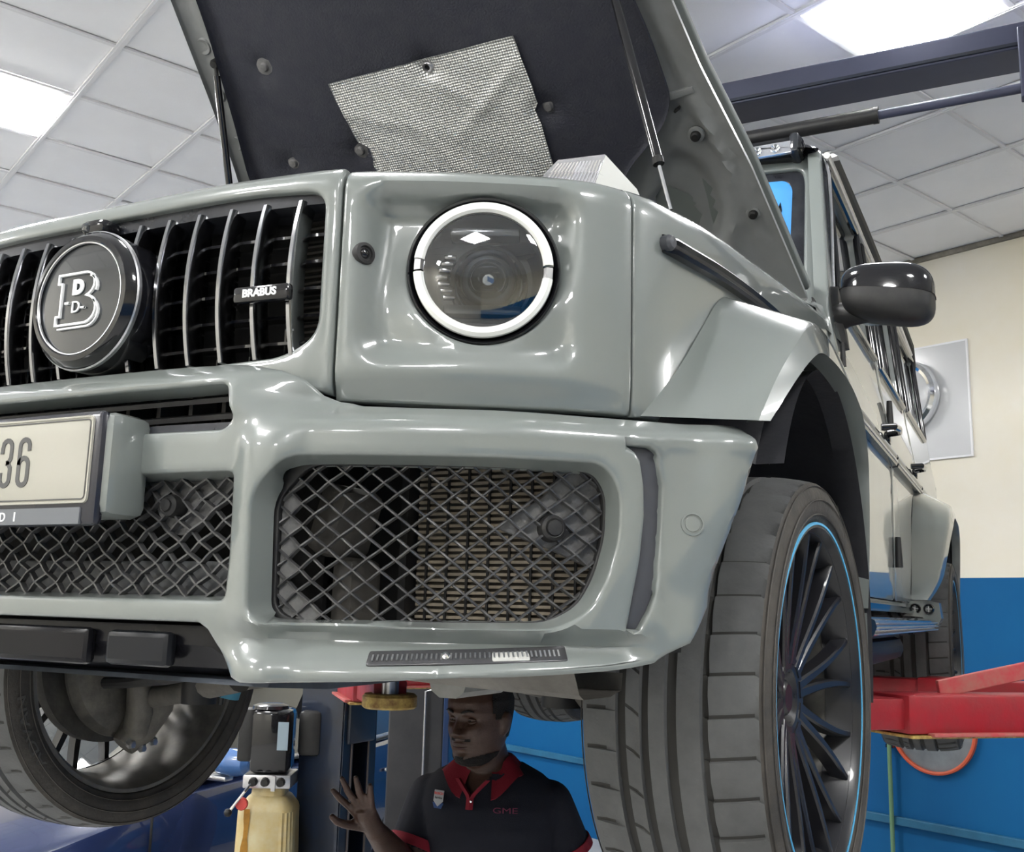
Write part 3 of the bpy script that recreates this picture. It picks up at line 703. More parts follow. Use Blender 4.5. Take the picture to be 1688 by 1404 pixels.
# day running light strip in the lower lip
def drl(mir):
    f = lambda s, z: np.stack([*BP.at(s, bprof(s, z) - .0025), z], -1)
    t = plate('running_light', smoothpoly([(.556, .472), (.556, .489), (.808, .500), (.808, .483)], .003, 2), [], f, mat('drl_base', (.085, .085, .09), .22, metal=.5), BUM, grid=.02, step=.008, thick=.004, rad=.001, mirror=mir)
    g = G()
    for k in range(40):
        s = .563 + k * .006; z = .480 + (s - .556) * .043; P, Rm = surf_frame(f, s, z); g.box(P + Rm @ Vector((0, 0, .001)), (.0022, .010, .002), Rm)
    tag(g.out('light_prisms', 'silver', t, False, mirror=mir), kind='stuff')
    plate('light_window', smoothpoly([(.71, .481), (.71, .491), (.758, .493), (.758, .483)], .002, 2), [], lambda s, z: np.stack([*BP.at(s, bprof(s, z) - .0045), z], -1), mat('window_grey', (.42, .42, .40), .25), t, grid=.02, step=.008, thick=.003, rad=.001, mirror=mir)
    P, Rm = surf_frame(f, .652, .4855); G().lathe([(0, .004), (.004, .003), (.007, .0)], 8, tuple(P), 'z', False, Rm).out('light_emblem', 'steel', t, mirror=mir)
both(drl)

# ---- diamond mesh behind the openings
def mesh_grille(poly, depth, px=.0385, pz=.0285, wd=.0042, mir=False, ph=(0, 0)):
    g = G(); P = np.array(poly); mn, mx = P.min(0), P.max(0); sl = pz / px
    fm = lambda s, z, o: np.array([*[float(k) for k in BP.at(s, o)], z])
    for sg in (1, -1):
        c0 = mn[1] - sl * (mx[0] if sg > 0 else -mn[0]); c1 = mx[1] - sl * (mn[0] if sg > 0 else -mx[0])
        k0 = int(math.floor(c0 / pz)); k1 = int(math.ceil(c1 / pz))
        for k in range(k0, k1 + 1):
            c = k * pz + ph[0]; S = np.arange(mn[0] - .01, mx[0] + .01, px / 8); Z = sg * sl * S + c
            ok = inside(P, np.stack([S, Z], 1)); i = 0
            while i < len(S):
                if ok[i]:
                    j = i
                    while j + 1 < len(S) and ok[j + 1]: j += 1
                    if j > i + 1:
                        i2, j2 = max(0, i - 1), min(len(S) - 1, j + 1); rows = []
                        for q in range(i2, j2 + 1):
                            wv = .0022 * math.cos(math.pi * 2 * S[q] / px + (0 if sg > 0 else math.pi) + math.pi * k)
                            dn = np.array([-sg * sl, 1.0]); dn /= np.linalg.norm(dn); h = wd / 2
                            rows.append([fm(S[q] + dn[0] * h, Z[q] + dn[1] * h, depth + .008 + wv), fm(S[q] + dn[0] * h * .5, Z[q] + dn[1] * h * .5, depth + wv), fm(S[q] - dn[0] * h * .5, Z[q] - dn[1] * h * .5, depth + wv), fm(S[q] - dn[0] * h, Z[q] - dn[1] * h, depth + .008 + wv)])
                        g.loft(rows, False, False)
                    i = j + 1
                else: i += 1
    o = g.out('mesh_grille', 'meshm', CAR, ang=50, mirror=mir); tag(o, kind='stuff'); return o
def behind(name, poly, depth, m, mir=False, thick=.004, parent=None):
    return plate(name, poly, [], lambda s, z: np.stack([*BP.at(s, depth), z], -1), m, parent or CAR, grid=.04, step=.02, thick=thick, rad=.001, mirror=mir)
hRb = smoothpoly([(.396, .522), (.388, .688), (.440, .738), (.856, .739), (.882, .70), (.880, .64), (.864, .58), (.84, .538), (.79, .514), (.43, .509)], .02, 4)
inset = smoothpoly([(.412, .536), (.408, .68), (.452, .724), (.845, .726), (.866, .695), (.864, .64), (.848, .59), (.828, .552), (.786, .529), (.445, .523)], .02, 4)
for mir in (False, True):
    plate('mesh_frame', hRb, [inset], lambda s, z: np.stack([*BP.at(s, .036), z], -1), 'blackp', CAR, grid=.04, step=.015, thick=.01, rad=.002, mirror=mir)
    mesh_grille(hRb, .040, mir=mir, ph=(.004, 0))
    # blanked-off cells along the left and lower edge, sensor bracket at the right
    def cells(lst, name):
        for (cs, cz) in lst:
            P = [(cs - .0165, cz), (cs, cz - .0122), (cs + .0165, cz), (cs, cz + .0122)]
            behind(name, P, .045, 'dustp', mir)
    px, pz = .0385, .0285
    L = []
    for i in range(0, 26):
        for j in range(0, 18):
            if (i + j) % 2: continue
            cs = .38 + i * px / 2; cz = .5 + j * pz / 2
            # snap to lattice: crossings lie where z = +-sl*s + k*pz + ph
            k1 = round((cz - .004 - pz / px * cs) / pz); k2 = round((cz - .004 + pz / px * cs) / pz)
            z_ = ((k1 + k2) * pz) / 2 + .004; s_ = (k2 - k1) * px / 2
            z_ += pz / 2
            if not inside(hRb, np.array([(s_, z_)]))[0]: continue
            L.append((round(s_, 4), round(z_, 4)))
    L = sorted(set(L))
    left = [c for c in L if c[0] < .442 or (c[0] < .475 and c[1] < .555) or (c[0] < .50 and c[1] > .72)]
    top = [c for c in L if c[1] > .718 and c[0] > .47 and (int(c[0] * 100) % 2 == 0)]
    bot = [c for c in L if c[1] < .528 and c[0] > .5 and int(c[0] * 50) % 3 == 0]
    cells(set(left + top + bot), 'mesh_blank')
    br = smoothpoly([(.716, .648), (.79, .695), (.82, .735), (.885, .735), (.885, .60), (.862, .598), (.80, .622)], .01, 3)
    sb = behind('sensor_bracket', br, .052, 'dustp', mir, .01)
    puck('sensor', lambda s, z: np.stack([*BP.at(s, .046), z], -1), .796, .650, [(0, .016), (.010, .0155), (.0105, .013), (.0125, .014), (.0165, .010), (.0185, 0), (.0185, -.012)], 'blackp', sb, mirror=mir)
    # condenser behind: tan fins and black uprights
    cn = G().box((.62, -.60, .625), (.30, .02, .27)).out('condenser', mat('condenser_dark', (.07, .06, .048), .7), CAR, mirror=mir)
    g = G()
    for k in range(30): g.box((.62, -.613, .495 + k * .0088), (.295, .008, .0042))
    tag(g.out('condenser_fins', 'core', cn, False, mirror=mir), kind='stuff')
    g = G()
    for k in range(9): g.box((.49 + k * .034, -.618, .625), (.0035, .004, .26))
    g.box((.462, -.625, .625), (.012, .03, .28)); g.box((.778, -.625, .625), (.012, .03, .28))
    g.out('condenser_frame', 'blackp', cn, False, mirror=mir)
    g = G().box((.415, -.72, .66), (.05, .10, .10), Matrix.Rotation(.3, 3, 'Y'), .015).box((.425, -.70, .56), (.04, .08, .10), None, .015); g.out('bumper_bracket', 'under', CAR, mirror=mir)
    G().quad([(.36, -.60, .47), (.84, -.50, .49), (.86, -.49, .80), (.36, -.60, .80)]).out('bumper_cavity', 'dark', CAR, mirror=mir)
mesh_grille(smoothpoly([(-.366, .538), (.366, .538), (.366, .72), (-.366, .72)], .01, 3), .030, ph=(.010, 0), wd=.0050)
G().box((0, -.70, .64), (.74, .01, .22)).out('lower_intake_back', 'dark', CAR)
cbk = smoothpoly([(.17, .716), (.345, .716), (.262, .635), (.235, .632), (.20, .66)], .008, 3)
for mir in (False, True):
    sb = behind('sensor_bracket', cbk, .044, 'dustp', mir, .01)
    puck('sensor', lambda s, z: np.stack([*BP.at(s, .032), z], -1), .235, .672, [(0, .016), (.008, .0155), (.0085, .013), (.0105, .014), (.0145, .010), (.0165, 0), (.0165, -.012)], 'blackp', sb, mirror=mir)
lowb = smoothpoly([(-.366, .535), (.366, .535), (.366, .598), (-.366, .598)], .004, 2)
behind('lower_blank', lowb, .052, mat('blank_bluegrey', (.055, .06, .072), .4, var=.4, vscale=20, col2=(.10, .105, .11)), False, .006)
# upper intake: slats and struts inside
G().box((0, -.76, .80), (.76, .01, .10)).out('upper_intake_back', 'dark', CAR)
for k in range(-6, 7): G().box((k * .062 + .02, -.80, .80), (.006, .07, .08), Matrix.Rotation(.25, 3, 'Z')).out('intake_strut', 'under', CAR)
for z in (.824, .800): G().box((0, -.845, z), (.69, .04, .007), Matrix.Rotation(.3, 3, 'X')).out('intake_slat', 'blackp', CAR)
rows = []
for s in np.linspace(-.35, .35, 15):
    x, y = BP.at(s); rows.append([(float(x), float(y) + .012, .770), (float(x), float(y) + .016, .782), (float(x), float(y) + .06, .784), (float(x), float(y) + .06, .768)])
G().loft(rows, True, True).out('intake_sill', 'gloss2', CAR)

# ---- skid plate under the nose
g = G(); rows = []
for x in np.linspace(-.372, .372, 31):
    a = abs(x); zb = .446; zt = .516 if a < .318 else .516 - (a - .318) / .06 * .066; yy = -.886 + .02 * (a / .37) ** 2
    rows.append([(x, yy + .03, zt), (x, yy + .004, zt - .004), (x, yy, (zt + zb) / 2 + .006), (x, yy + .012, zb + .012), (x, yy + .05, zb), (x, yy + .22, zb - .012), (x, yy + .22, zb + .03)])
skm = mat('skid_black', (.006, .006, .008), .22, spec=.22)
SK = g.loft(rows, True, True).out('skid_plate', skm, CAR, ang=22)
for bxx in (.21, -.21): G().box((bxx, -.885, .480), (.115, .02, .046), None, .008).out('skid_pocket', mat('pocket_black', (.010, .011, .014), .3, spec=.25), SK, ang=20)
G().box((0, -.890, .480), (.25, .018, .05), None, .008).out('skid_pocket', skm, SK, ang=20)
rows = []
for x in np.linspace(-.40, .40, 25):
    a = abs(x); rows.append([(x, -.80 + .02 * a, .449), (x, -.845, .443), (x, -.85, .437), (x, -.72, .428), (x, -.5, .43), (x, -.5, .445)])
G().loft(rows, True, True).out('skid_lip', mat('skid_lip_grey', (.10, .115, .14), .35, var=.5, vscale=12), SK, ang=25)

# ---- number plate
PL = G()
PLT = G().box((0, -.922, .722), (.404, .074, .142), None, .016).out('plate_block', 'paint', CAR)
G().box((0, -.957, .716), (.378, .018, .155), None, .008).out('plate_holder', 'frame', PLT, ang=25)
pp = smoothpoly([(-.176, .668), (.176, .668), (.176, .786), (-.176, .786)], .008, 4)
plate('number_plate', pp, [], lambda x, z: np.stack([x, -.968 + 0 * x, z], -1), 'plate', PLT, grid=.05, step=.02, thick=.004, rad=.0015)
g = G(); pr_ = smoothpoly([(-.1705, .6735), (.1705, .6735), (.1705, .7805), (-.1705, .7805)], .006, 4)
g.add(*stroke(None, '', pr_, .0016, -.9688, True)); g.out('plate_border', 'ink', PLT, False)
g = G(); g.add(*stroke(None, '', smoothpoly([(-.1745, .6695), (.1745, .6695), (.1745, .7845), (-.1745, .7845)], .007, 4), .0025, -.9692, True)); g.out('plate_rim', 'plate', PLT, False)
def put(body, cx, cz, size, sx, sy, bold, yy, name, m):
    V, F = txt(body, size, .0005, (sx, sy), bold)
    w_ = V[:, 0].max() - V[:, 0].min(); V[:, 0] -= (V[:, 0].max() + V[:, 0].min()) / 2; V[:, 1] -= (V[:, 1].max() + V[:, 1].min()) / 2
    return mk(name, [(cx + x, yy - z, cz + y) for x, y, z in V], F, m, PLT, False)
def digit3(cx, cz, w_, h):
    q = h / 2; r = w_ / 2
    return [(cx - r, cz + q * .42), (cx - r, cz + q * .62)] + arc(cx, cz + q - r, r, 170, 0, 8)[1:] + [(cx + r, cz + q * .22)] + [(cx + r * .55, cz + .001), (cx + r * .05, cz)] , [(cx + r * .05, cz), (cx + r * .55, cz - .001), (cx + r, cz - q * .22)] + arc(cx, cz - q + r, r, 0, -170, 8) + [(cx - r, cz - q * .62), (cx - r, cz - q * .42)]
def digit6(cx, cz, w_, h):
    q = h / 2; r = w_ / 2
    return [(cx + r, cz + q * .5), (cx + r, cz + q * .62)] + arc(cx, cz + q - r, r, 10, 180, 9) + arc(cx, cz - q + r, r, 180, 360, 10) + arc(cx, cz + q * .12 - r + .002, r, 0, 180, 9)
g = G(); dy = -.9690; wd = .0068
for st in digit3(.0105, .727, .0185, .0635): g.add(*stroke(None, '', st, wd, dy))
g.add(*stroke(None, '', digit6(.0465, .727, .0185, .0635), wd, dy)); g.out('plate_digits', 'ink', PLT, False)
G().box((0, -.9665, .6515), (.33, .004, .022)).out('plate_band', 'band', PLT, False)
put('D', .0165, .6515, .0175, .95, 1, .0003, -.969, 'band_lettering', 'white'); put('I', .0405, .6515, .0175, .95, 1, .0003, -.969, 'band_lettering', 'white')

# ---- wheel-arch flares: loft of stations (body side A, crest B, lip C, inner D)
def flare(name, st, m='paint', mir=False, fold=0.012):
    rows = []
    for A, B, C in st:
        A, B, C = np.array(A), np.array(B), np.array(C)
        c = np.array([0, 0, 0]); t = B - A; q = C - B
        rows.append([A, A + t * .03, A + t * .5, B - t * .10, B - t * .03, B + q * .06, B + q * .3, C - q * .12, C, C + np.array([-.035, 0, 0]) + q * .04])
    # densify along the arch
    P = np.array(rows); k = len(P); out = []
    for i in range(k - 1):
        p0, p1, p2, p3 = P[max(i - 1, 0)], P[i], P[i + 1], P[min(i + 2, k - 1)]
        for t in np.linspace(0, 1, 6, endpoint=False):
            out.append(.5 * ((2 * p1) + (-p0 + p2) * t + (2 * p0 - 5 * p1 + 4 * p2 - p3) * t * t + (-p0 + 3 * p1 - 3 * p2 + p3) * t ** 3))
    out.append(P[-1])
    return G().loft([[tuple(v) for v in r] for r in out]).out(name, m, CAR, ang=28, mirror=mir)
FS = [((.800, -.560, .8195), (.960, -.530, .809), (.972, -.505, .812)),
      ((.825, -.470, .903), (.970, -.455, .885), (.993, -.415, .890)),
      ((.840, -.385, .989), (.984, -.385, .950), (1.003, -.345, .935)),
      ((.856, -.318, 1.052), (.990, -.315, .996), (1.006, -.270, .962)),
      ((.868, -.24, 1.078), (.988, -.20, 1.030), (1.006, -.15, .974)),
      ((.872, -.05, 1.088), (.982, -.02, 1.044), (1.004, .0, .978)),
      ((.876, .12, 1.088), (.978, .12, 1.040), (1.000, .13, .975)),
      ((.880, .30, 1.070), (.978, .27, 1.010), (.996, .26, .955)),
      ((.884, .45, .99), (.978, .40, .945), (.990, .36, .905)),
      ((.886, .53, .88), (.976, .47, .85), (.983, .425, .83)),
      ((.888, .55, .70), (.970, .495, .69), (.976, .445, .69)),
      ((.888, .55, .57), (.963, .50, .565), (.968, .45, .565))]
FSA = []
for (A_, B_, C_) in FS:                      # seat the inner edge on the wing's own surface
    if A_[1] < .5:
        k_ = np.argmin(np.abs(FP.q[:, 1] - A_[1]) + (FP.q[:, 0] < .6) * 9); x_, y_ = FP.at(FP.s[k_], -.0015); A_ = (float(x_), float(y_), A_[2])
    FSA.append((A_, B_, C_))
both(lambda m_: flare('front_flare', FSA, mir=m_))
def flare_foot(mir):
    g = G(); rows = []
    for z in (.555, .49, .478): rows.append([(.888, .545, z), (.960, .498, z), (.965, .45, z), (.93, .45, z), (.90, .52, z)])
    g.loft(rows, True, True).out('flare_foot', 'paint', CAR, ang=25, mirror=mir)
both(flare_foot)
# inner liners
def liner(mir, yc=0.0, name='arch_liner'):
    rows = []
    for t in np.linspace(33, 196, 40):
        c, s = math.cos(R(t)), math.sin(R(t)); r0 = .50
        y = yc - r0 * c * (.93 if c < 0 else 1.0); z = .50 + r0 * s * .97; y2 = y
        rows.append([(.972, y * 1.0, z), (.93, y, z - .0), (.90, yc + (y - yc) * 1.035, z + .018 * max(s, 0)), (.78, yc + (y - yc) * 1.05, z + .03 * max(s, 0)), (.66, yc + (y - yc) * 1.02, z + .01), (.52, yc + (y - yc) * .95, z)])
    o = G().loft(rows).out(name, 'liner', CAR, ang=30, mirror=mir)
    g = G().box((.50, yc, .72), (.02, .95, .5)); g.out('arch_inner_wall', 'liner', CAR, False, mirror=mir)
    for t in (150, 165, 180, 194, 206):
        c, s = math.cos(R(t)), math.sin(R(t)); y = yc - .478 * c * .93; z = .50 + .478 * s * .97
        G().box((.90, y, z), (.045, .085, .10), Matrix.Rotation(R(90 - t + 90), 3, 'X'), .006).out('liner_rib', 'blackp', o, mirror=mir)
    for t, xx in ((60, .75), (95, .72), (130, .78)):
        c, s = math.cos(R(t)), math.sin(R(t)); G().tube([(xx, yc - .505 * c, .50 + .50 * s), (xx, yc - .49 * c, .50 + .485 * s)], [.012, .010], 10).out('liner_clip', 'blackp', o, mirror=mir)
both(lambda m_: liner(m_))
both(lambda m_: liner(m_, 2.89, 'rear_arch_liner'))

# ---- wheels
def tyre_geo(Rr=.398, W=.305):
    h = W / 2; prof = []                                     # (x across, r, column tag)
    side = [(-.128, .306), (-.141, .314), (-.150, .330), (-.1525, .348), (-.150, .362), (-.146, .374), (-.141, .383)]
    crown = []
    def rad(x): return Rr - .012 * (abs(x) / .13) ** 2.6
    grooves = [(-.072, .0075), (-.033, .0065), (.010, .0085), (.062, .005)]
    xs = [-.134]
    for gx, gw in grooves: xs += [gx - gw - .0012, gx - gw + .0008, gx + gw - .0008, gx + gw + .0012]
    xs += [.134]
    xs = sorted(xs + [-.118, -.10, -.052, -.012, .035, .085, .10, .118])
    for x in xs:
        r = rad(x)
        for gx, gw in grooves:
            if abs(x - gx) < gw: r -= .0075
        crown.append((x, r))
    prof = side + crown + [(-a, b) for a, b in side[::-1]]
    return prof, len(side), len(side) + len(crown)
def wheel(parent_name, loc, rotz, flip, letters=False):
    wq = empty(parent_name, None, None, loc, rotz); wq.parent = CAR
    prof, c0, c1 = tyre_geo(); NP = 40; seq = (0.0, .085, .10, .55); V = []; F = []; mi = []
    angs = [2 * math.pi * (k + f) / NP for k in range(NP) for f in seq]; n = len(prof); K = len(angs)
    for ai, a in enumerate(angs):
        slot = (ai % 4) in (0, 1)
        for pi, (x, r) in enumerate(prof):
            rr = r; da = 0
            if c0 <= pi < c1 and slot:
                if x > .0655: rr -= .0055 if (ai % 4) == 0 or True else 0
                if x < -.0815 and x > -.131: rr -= .0045 if x < -.098 else .0
                if (-.063 < x < -.042): rr -= .003
            if c0 <= pi < c1:
                if -.065 < x < -.04: da = (x + .052) * 1.6
                elif x > .0655: da = -(x - .10) * .25
            V.append((x, rr * math.cos(a + da), rr * math.sin(a + da)))
    for i in range(K):
        for j in range(n - 1):
            i2 = (i + 1) % K; F.append((i * n + j, i * n + j + 1, i2 * n + j + 1, i2 * n + j))
            xm = (prof[j][0] + prof[j + 1][0]) / 2; low = c0 <= j < c1 - 1 and (prof[j][1] + prof[j + 1][1]) / 2 < .398 - .012 * (abs(xm) / .13) ** 2.6 - .004
            slotf = i % 4 == 0 and c0 <= j < c1 - 1 and (xm > .064 or -.131 < xm < -.098 or (-.063 < xm < -.042)); mi.append(2 if (low or slotf) else (0 if c0 - 1 <= j < c1 else 1))
    if flip: V = [(-x, y, z) for x, y, z in V]; F = [tuple(reversed(f)) for f in F]
    t = mkmulti('tyre', V, F, ['tyre', 'wall_t', 'groove_shade'], mi, wq, 24)
    fx = -1 if flip else 1
    # sidewall ribs
    for r_, xx in ((.326, .1492), (.352, .1535), (.377, .1465)):
        for sd in (1, -1): G().lathe([(r_ - .0016, xx * sd), (r_, (xx + .0016) * sd), (r_ + .0016, xx * sd)], 96, axis='x').out('sidewall_rib', 'wall_t', t)
    if letters:
        for t0 in (206, 26):
            V2, F2 = txt('ADVAN', .040, .002, (1.25, .72), .0006); V2[:, 0] -= V2[:, 0].mean(); LV = []
            for x, y, z in V2:
                a = R(t0) - x / .350; r = .350 + y; LV.append((-.1535 * 1 * fx * -1 * -1 - .0 + (z * -1), r * math.cos(a), r * math.sin(a)))
            mk('sidewall_lettering', [((.1536 if flip else -.1536), q[1], q[2]) for q in LV], F2, mat('sidewall_letters', (.15, .145, .138), .6), t, False)
    # rim: barrel, lip, pinstripe, spokes, hub
    ib = [(.302, -.138), (.3105, -.138), (.3125, -.134), (.311, -.128), (.297, -.122), (.289, -.09), (.281, -.04), (.281, .06), (.290, .095), (.299, .128), (.3105, .134), (.3125, .140), (.309, .144), (.302, .143), (.296, .132), (.287, .10), (.276, .06), (.276, -.04), (.284, -.09), (.292, -.122)]
    b = G().lathe([(r, x * fx) for r, x in ib], 96, axis='x', cyc=True).out('rim_barrel', 'barrel', wq, ang=30)
    rm = G().lathe([(.309, .1335 * fx), (.3095, .1445 * fx), (.303, .1452 * fx), (.297, .136 * fx), (.288, .104 * fx), (.282, .08 * fx), (.279, .08 * fx), (.285, .106 * fx), (.294, .13 * fx)], 96, axis='x', cyc=True).out('rim_face', 'rim', wq, ang=30)
    G().lathe([(.3095, .1400 * fx), (.3128, .1432 * fx), (.3118, .1466 * fx), (.3078, .1462 * fx)], 120, axis='x', cyc=True).out('blue_pinstripe', 'bluer', wq, label='thin light blue pinstripe round the rim edge')
    sp = []
    for k in range(10):
        a = 2 * math.pi * (k + .3) / 10
        for sd in (-1, 1):
            g = G(); rows = []
            for f in np.linspace(0, 1, 10):
                r = .060 + f * .232; da = sd * (.16 * (1 - f) ** 2 * .5 + .035 + .115 * f ** 1.3); xx = (.088 + .040 * f ** 1.6 + .006 * math.sin(math.pi * f)) * fx
                wdt = (.012 - .0055 * f ** .7); c, s = math.cos(a + da), math.sin(a + da); u = (0, -s, c)
                q = lambda w_, x_: (x_, r * c + w_ * u[1], r * s + w_ * u[2])
                rows.append([q(-wdt, xx - .030 * fx), q(-wdt * .95, xx - .004 * fx), q(-wdt * .6, xx), q(wdt * .6, xx), q(wdt * .95, xx - .004 * fx), q(wdt, xx - .030 * fx)])
            g.loft(rows, True, True).out('spoke', 'rim', wq, ang=30)
    G().lathe([(0, .082 * fx), (.024, .082 * fx), (.030, .078 * fx), (.034, .070 * fx), (.05, .084 * fx), (.074, .088 * fx), (.084, .080 * fx), (.086, .03 * fx), (0, .03 * fx)], 48, axis='x').out('wheel_hub', 'rim', wq, ang=30)
    for k in range(5):
        a = 2 * math.pi * k / 5; G().tube([(.060 * fx, .053 * math.cos(a), .053 * math.sin(a)), (.081 * fx, .053 * math.cos(a), .053 * math.sin(a))], .009, 6).out('wheel_bolt', 'blackp', wq)
    # brake disc, backing plate
    G().lathe([(.07, -.02 * fx), (.205, -.02 * fx), (.205, .012 * fx), (.07, .012 * fx)], 64, axis='x', cyc=True).out('brake_disc', 'cast', wq, ang=30)
    G().box((-.004 * fx, .17, .03), (.10, .09, .22), None, .02).out('brake_caliper', 'dark', wq)
    return wq
ST = R(-3.5)
wheel('front_wheel', (.80 + .005 * math.cos(ST), 0, .40), ST, False)
fr = wheel('front_wheel', (-.805, 0, .40), ST, True, True)
wheel('rear_wheel', (.853, 2.89, .40), 0, False); wheel('rear_wheel', (-.853, 2.89, .40), 0, True)
# inner-side suspension at both front wheels
def susp(mir):
    g = G().lathe([(.06, .0), (.10, -.006), (.155, -.002), (.178, .008), (.190, .028), (.190, .036), (.10, .03)], 48, (.705, 0, .40), 'x'); g.out('dust_shield', 'cast', CAR, ang=30, mirror=mir)
    k = G().tube([(.675, 0, .55), (.665, .0, .50), (.66, .03, .42), (.665, .02, .34), (.69, 0, .28), (.70, -.03, .245)], [.03, .036, .05, .05, .045, .03], 14)
    k.tube([(.66, -.06, .47), (.645, -.05, .40), (.655, -.03, .33), (.68, -.01, .28)], [.022, .028, .032, .034], 12); k.down(.05 if mir else .0).out('steering_knuckle', 'cast', CAR, mirror=mir)
    G().lathe([(.0, -.012), (.03, -.012), (.036, .0), (.048, .004), (.05, .03), (.03, .04)], 28, (.655, 0, .405), 'x').down(.05 if mir else .0).out('hub_bearing', 'under', CAR, mirror=mir)
    arm = G().tube([(.67, -.01, .36), (.58, -.02, .37), (.47, -.04, .395), (.32, -.07, .43)], [.030, .024, .030, .036], 12)
    arm.tube([(.67, -.01, .36), (.55, .10, .385), (.40, .20, .42), (.30, .24, .43)], [.026, .022, .024, .03], 12); arm.down(.05 if mir else .0).out('control_arm', 'under', CAR, mirror=mir)
    G().tube([(.46, -.043, .36), (.46, -.043, .44)], [.040, .040], 18).down(.05 if mir else .0).out('arm_bushing', 'blackp', CAR, mirror=mir)
    G().lathe([(.012, -.04), (.018, -.03), (.026, -.012), (.030, .0), (.026, .012), (.02, .03)], 20, (.668, -.01, .322), 'z').down(.05 if mir else .0).out('ball_joint', 'rubber', CAR, mirror=mir)
    G().tube([(.67, -.13, .40), (.60, -.13, .405), (.50, -.12, .42), (.35, -.12, .44)], [.014, .014, .018, .012], 10).down(.05 if mir else .0).out('tie_rod', 'blackp', CAR, mirror=mir)
    for (yy, zz) in ((.035, .25), (.0, .238), (-.035, .25)): G().tube([(.70, yy, zz + .02), (.665, yy, zz), (.66, yy, zz)], [.011, .011, .008], 6).down(.05 if mir else .0).out('knuckle_bolt', 'silver', CAR, mirror=mir)
    G().tube([(.52, .12, .36), (.50, .13, .46), (.47, .15, .62), (.44, .17, .9)], [.030, .034, .034, .034], 16).down(.05 if mir else .0).out('damper', 'blued', CAR, mirror=mir)
    G().tube([(.52, .10, .345), (.505, .09, .40), (.52, .05, .43)], .006, 6).down(.05 if mir else .0).out('brake_hose', 'rubber', CAR, mirror=mir)
both(susp)

# ---- underbody
g = G().box((0, 1.75, .54), (1.30, 3.6, .10), None, .02); UB = g.out('underbody', 'dark', CAR)
def rails(mir): G().box((.46, 1.7, .46), (.09, 3.6, .12), None, .015).out('frame_rail', mat('rail_black', (.02, .02, .021), .6), CAR, mirror=mir)
both(rails)
rows = []
for x in np.linspace(.14, .735, 18):
    e = max(0, (x - .42) / .30); rows.append([(x, -.64, .470), (x, -.615, .447 - .014 * e), (x, -.600, .438 - .012 * e), (x, -.50, .432 - .008 * e), (x, -.455, .430), (x, -.45, .455)])
for mir in (False, True): G().loft(rows).out('front_undertray', mat('dusty_tray', (.17, .16, .142), .7, var=.6, vscale=9, col2=(.09, .083, .074), bump=.25, bscale=40), CAR, ang=25, mirror=mir)
rows = []
for x in np.linspace(-.5, .62, 22): rows.append([(x, -.33, .45), (x, -.30, .425 - .010 * math.cos(x * 9)), (x, -.12, .428 - .012 * math.cos(x * 7)), (x, -.06, .44), (x, -.05, .46)])
G().loft(rows).out('subframe', 'under', CAR, ang=25)
g = G(); rows = []
for y in np.linspace(-.46, -.30, 8): rows.append([(.400, y, .45), (.413, y, .412), (.428, y, .402), (.458, y, .402), (.472, y, .412), (.485, y, .45)])
g.loft(rows, True, True).out('steering_box_shell', mat('alloy_grey', (.26, .26, .25), .45, metal=.4, var=.3, vscale=12), CAR, ang=30)
G().tube([(-.30, .2, .44), (.05, .25, .42), (.4, .3, .43)], .05, 12).out('axle_crossmember', 'under', CAR)

# ---- added dark sheet blocking view and light through the engine bay; bulkhead
G().box((0, 0, 1.06), (1.36, 1.30, .02)).out('bay_blocker', 'dark', CAR)
G().box((0, .70, 1.16), (1.5, .02, .36)).out('bulkhead', 'dark', CAR)

# ---- raised hood
HA = R(40); HY, HZ0 = .70, 1.36
def hd(x, s, o=0.0):                                        # o: distance below the underside skin
    return (x, HY - s * math.cos(HA) - o * math.sin(HA), HZ0 + s * math.sin(HA) - o * math.cos(HA))
HE = np.array([(0, .819), (.2, .783), (.4, .747), (.66, .682), (.87, .645), (1.12, .608), (1.40, .565), (1.47, .53), (1.5, .45)])
def hx(s): return np.interp(s, HE[:, 0], HE[:, 1])
HO = empty('hood', None, None); HO.parent = CAR
hpoly = [(x, s) for s, x in HE] + [(-x, s) for s, x in HE[::-1]]
hmap = lambda o: (lambda u, v: np.stack([-u, HY - v * math.cos(HA) - o * math.sin(HA), HZ0 + v * math.sin(HA) - o * math.cos(HA)], -1))
def hood_in(u, v):                                          # pressed inner panel: raised rim, sunk field, rear corner dish
    u = np.asarray(u, float); v = np.asarray(v, float); ed = np.interp(v, HE[:, 0], HE[:, 1]) - np.abs(u)
    o = .012 * sm(.028, .012, ed) - .012 * sm(.045, .075, ed)
    o = o + .010 * np.exp(-((ed - .060) / .012) ** 2) * sm(.08, .25, v)
    dish = np.hypot((np.abs(u) - .56) / .085, (v - .30) / .15); o = o - .026 * sm(1.12, .80, dish)
    dish2 = np.hypot((np.abs(u) - .50) / .07, (v - .26) / .09); o = o - .022 * sm(1.05, .80, dish2)
    ridge = np.hypot((np.abs(u) - .545) / .16, (v - .36) / .30); o = o + .011 * np.exp(-((ridge - .88) / .07) ** 2)
    return hmap_arr(u, v, o)
def hmap_arr(u, v, o): return np.stack([-u, HY - v * math.cos(HA) - o * math.sin(HA), HZ0 + v * math.sin(HA) - o * math.cos(HA)], -1)
plate('hood_inner_panel', smoothpoly(hpoly, .02, 3), [], hood_in, 'paint_in', HO, grid=.02, step=.02, thick=.012, rad=.004, ang=50)
plate('hood_outer_skin', smoothpoly(hpoly, .02, 3), [], lambda u, v: hmap_arr(-u, v, -.030 - .012 * (1 - (np.abs(u) / .8) ** 4)), 'paint', HO, grid=.05, step=.03, thick=.012, rad=.004)
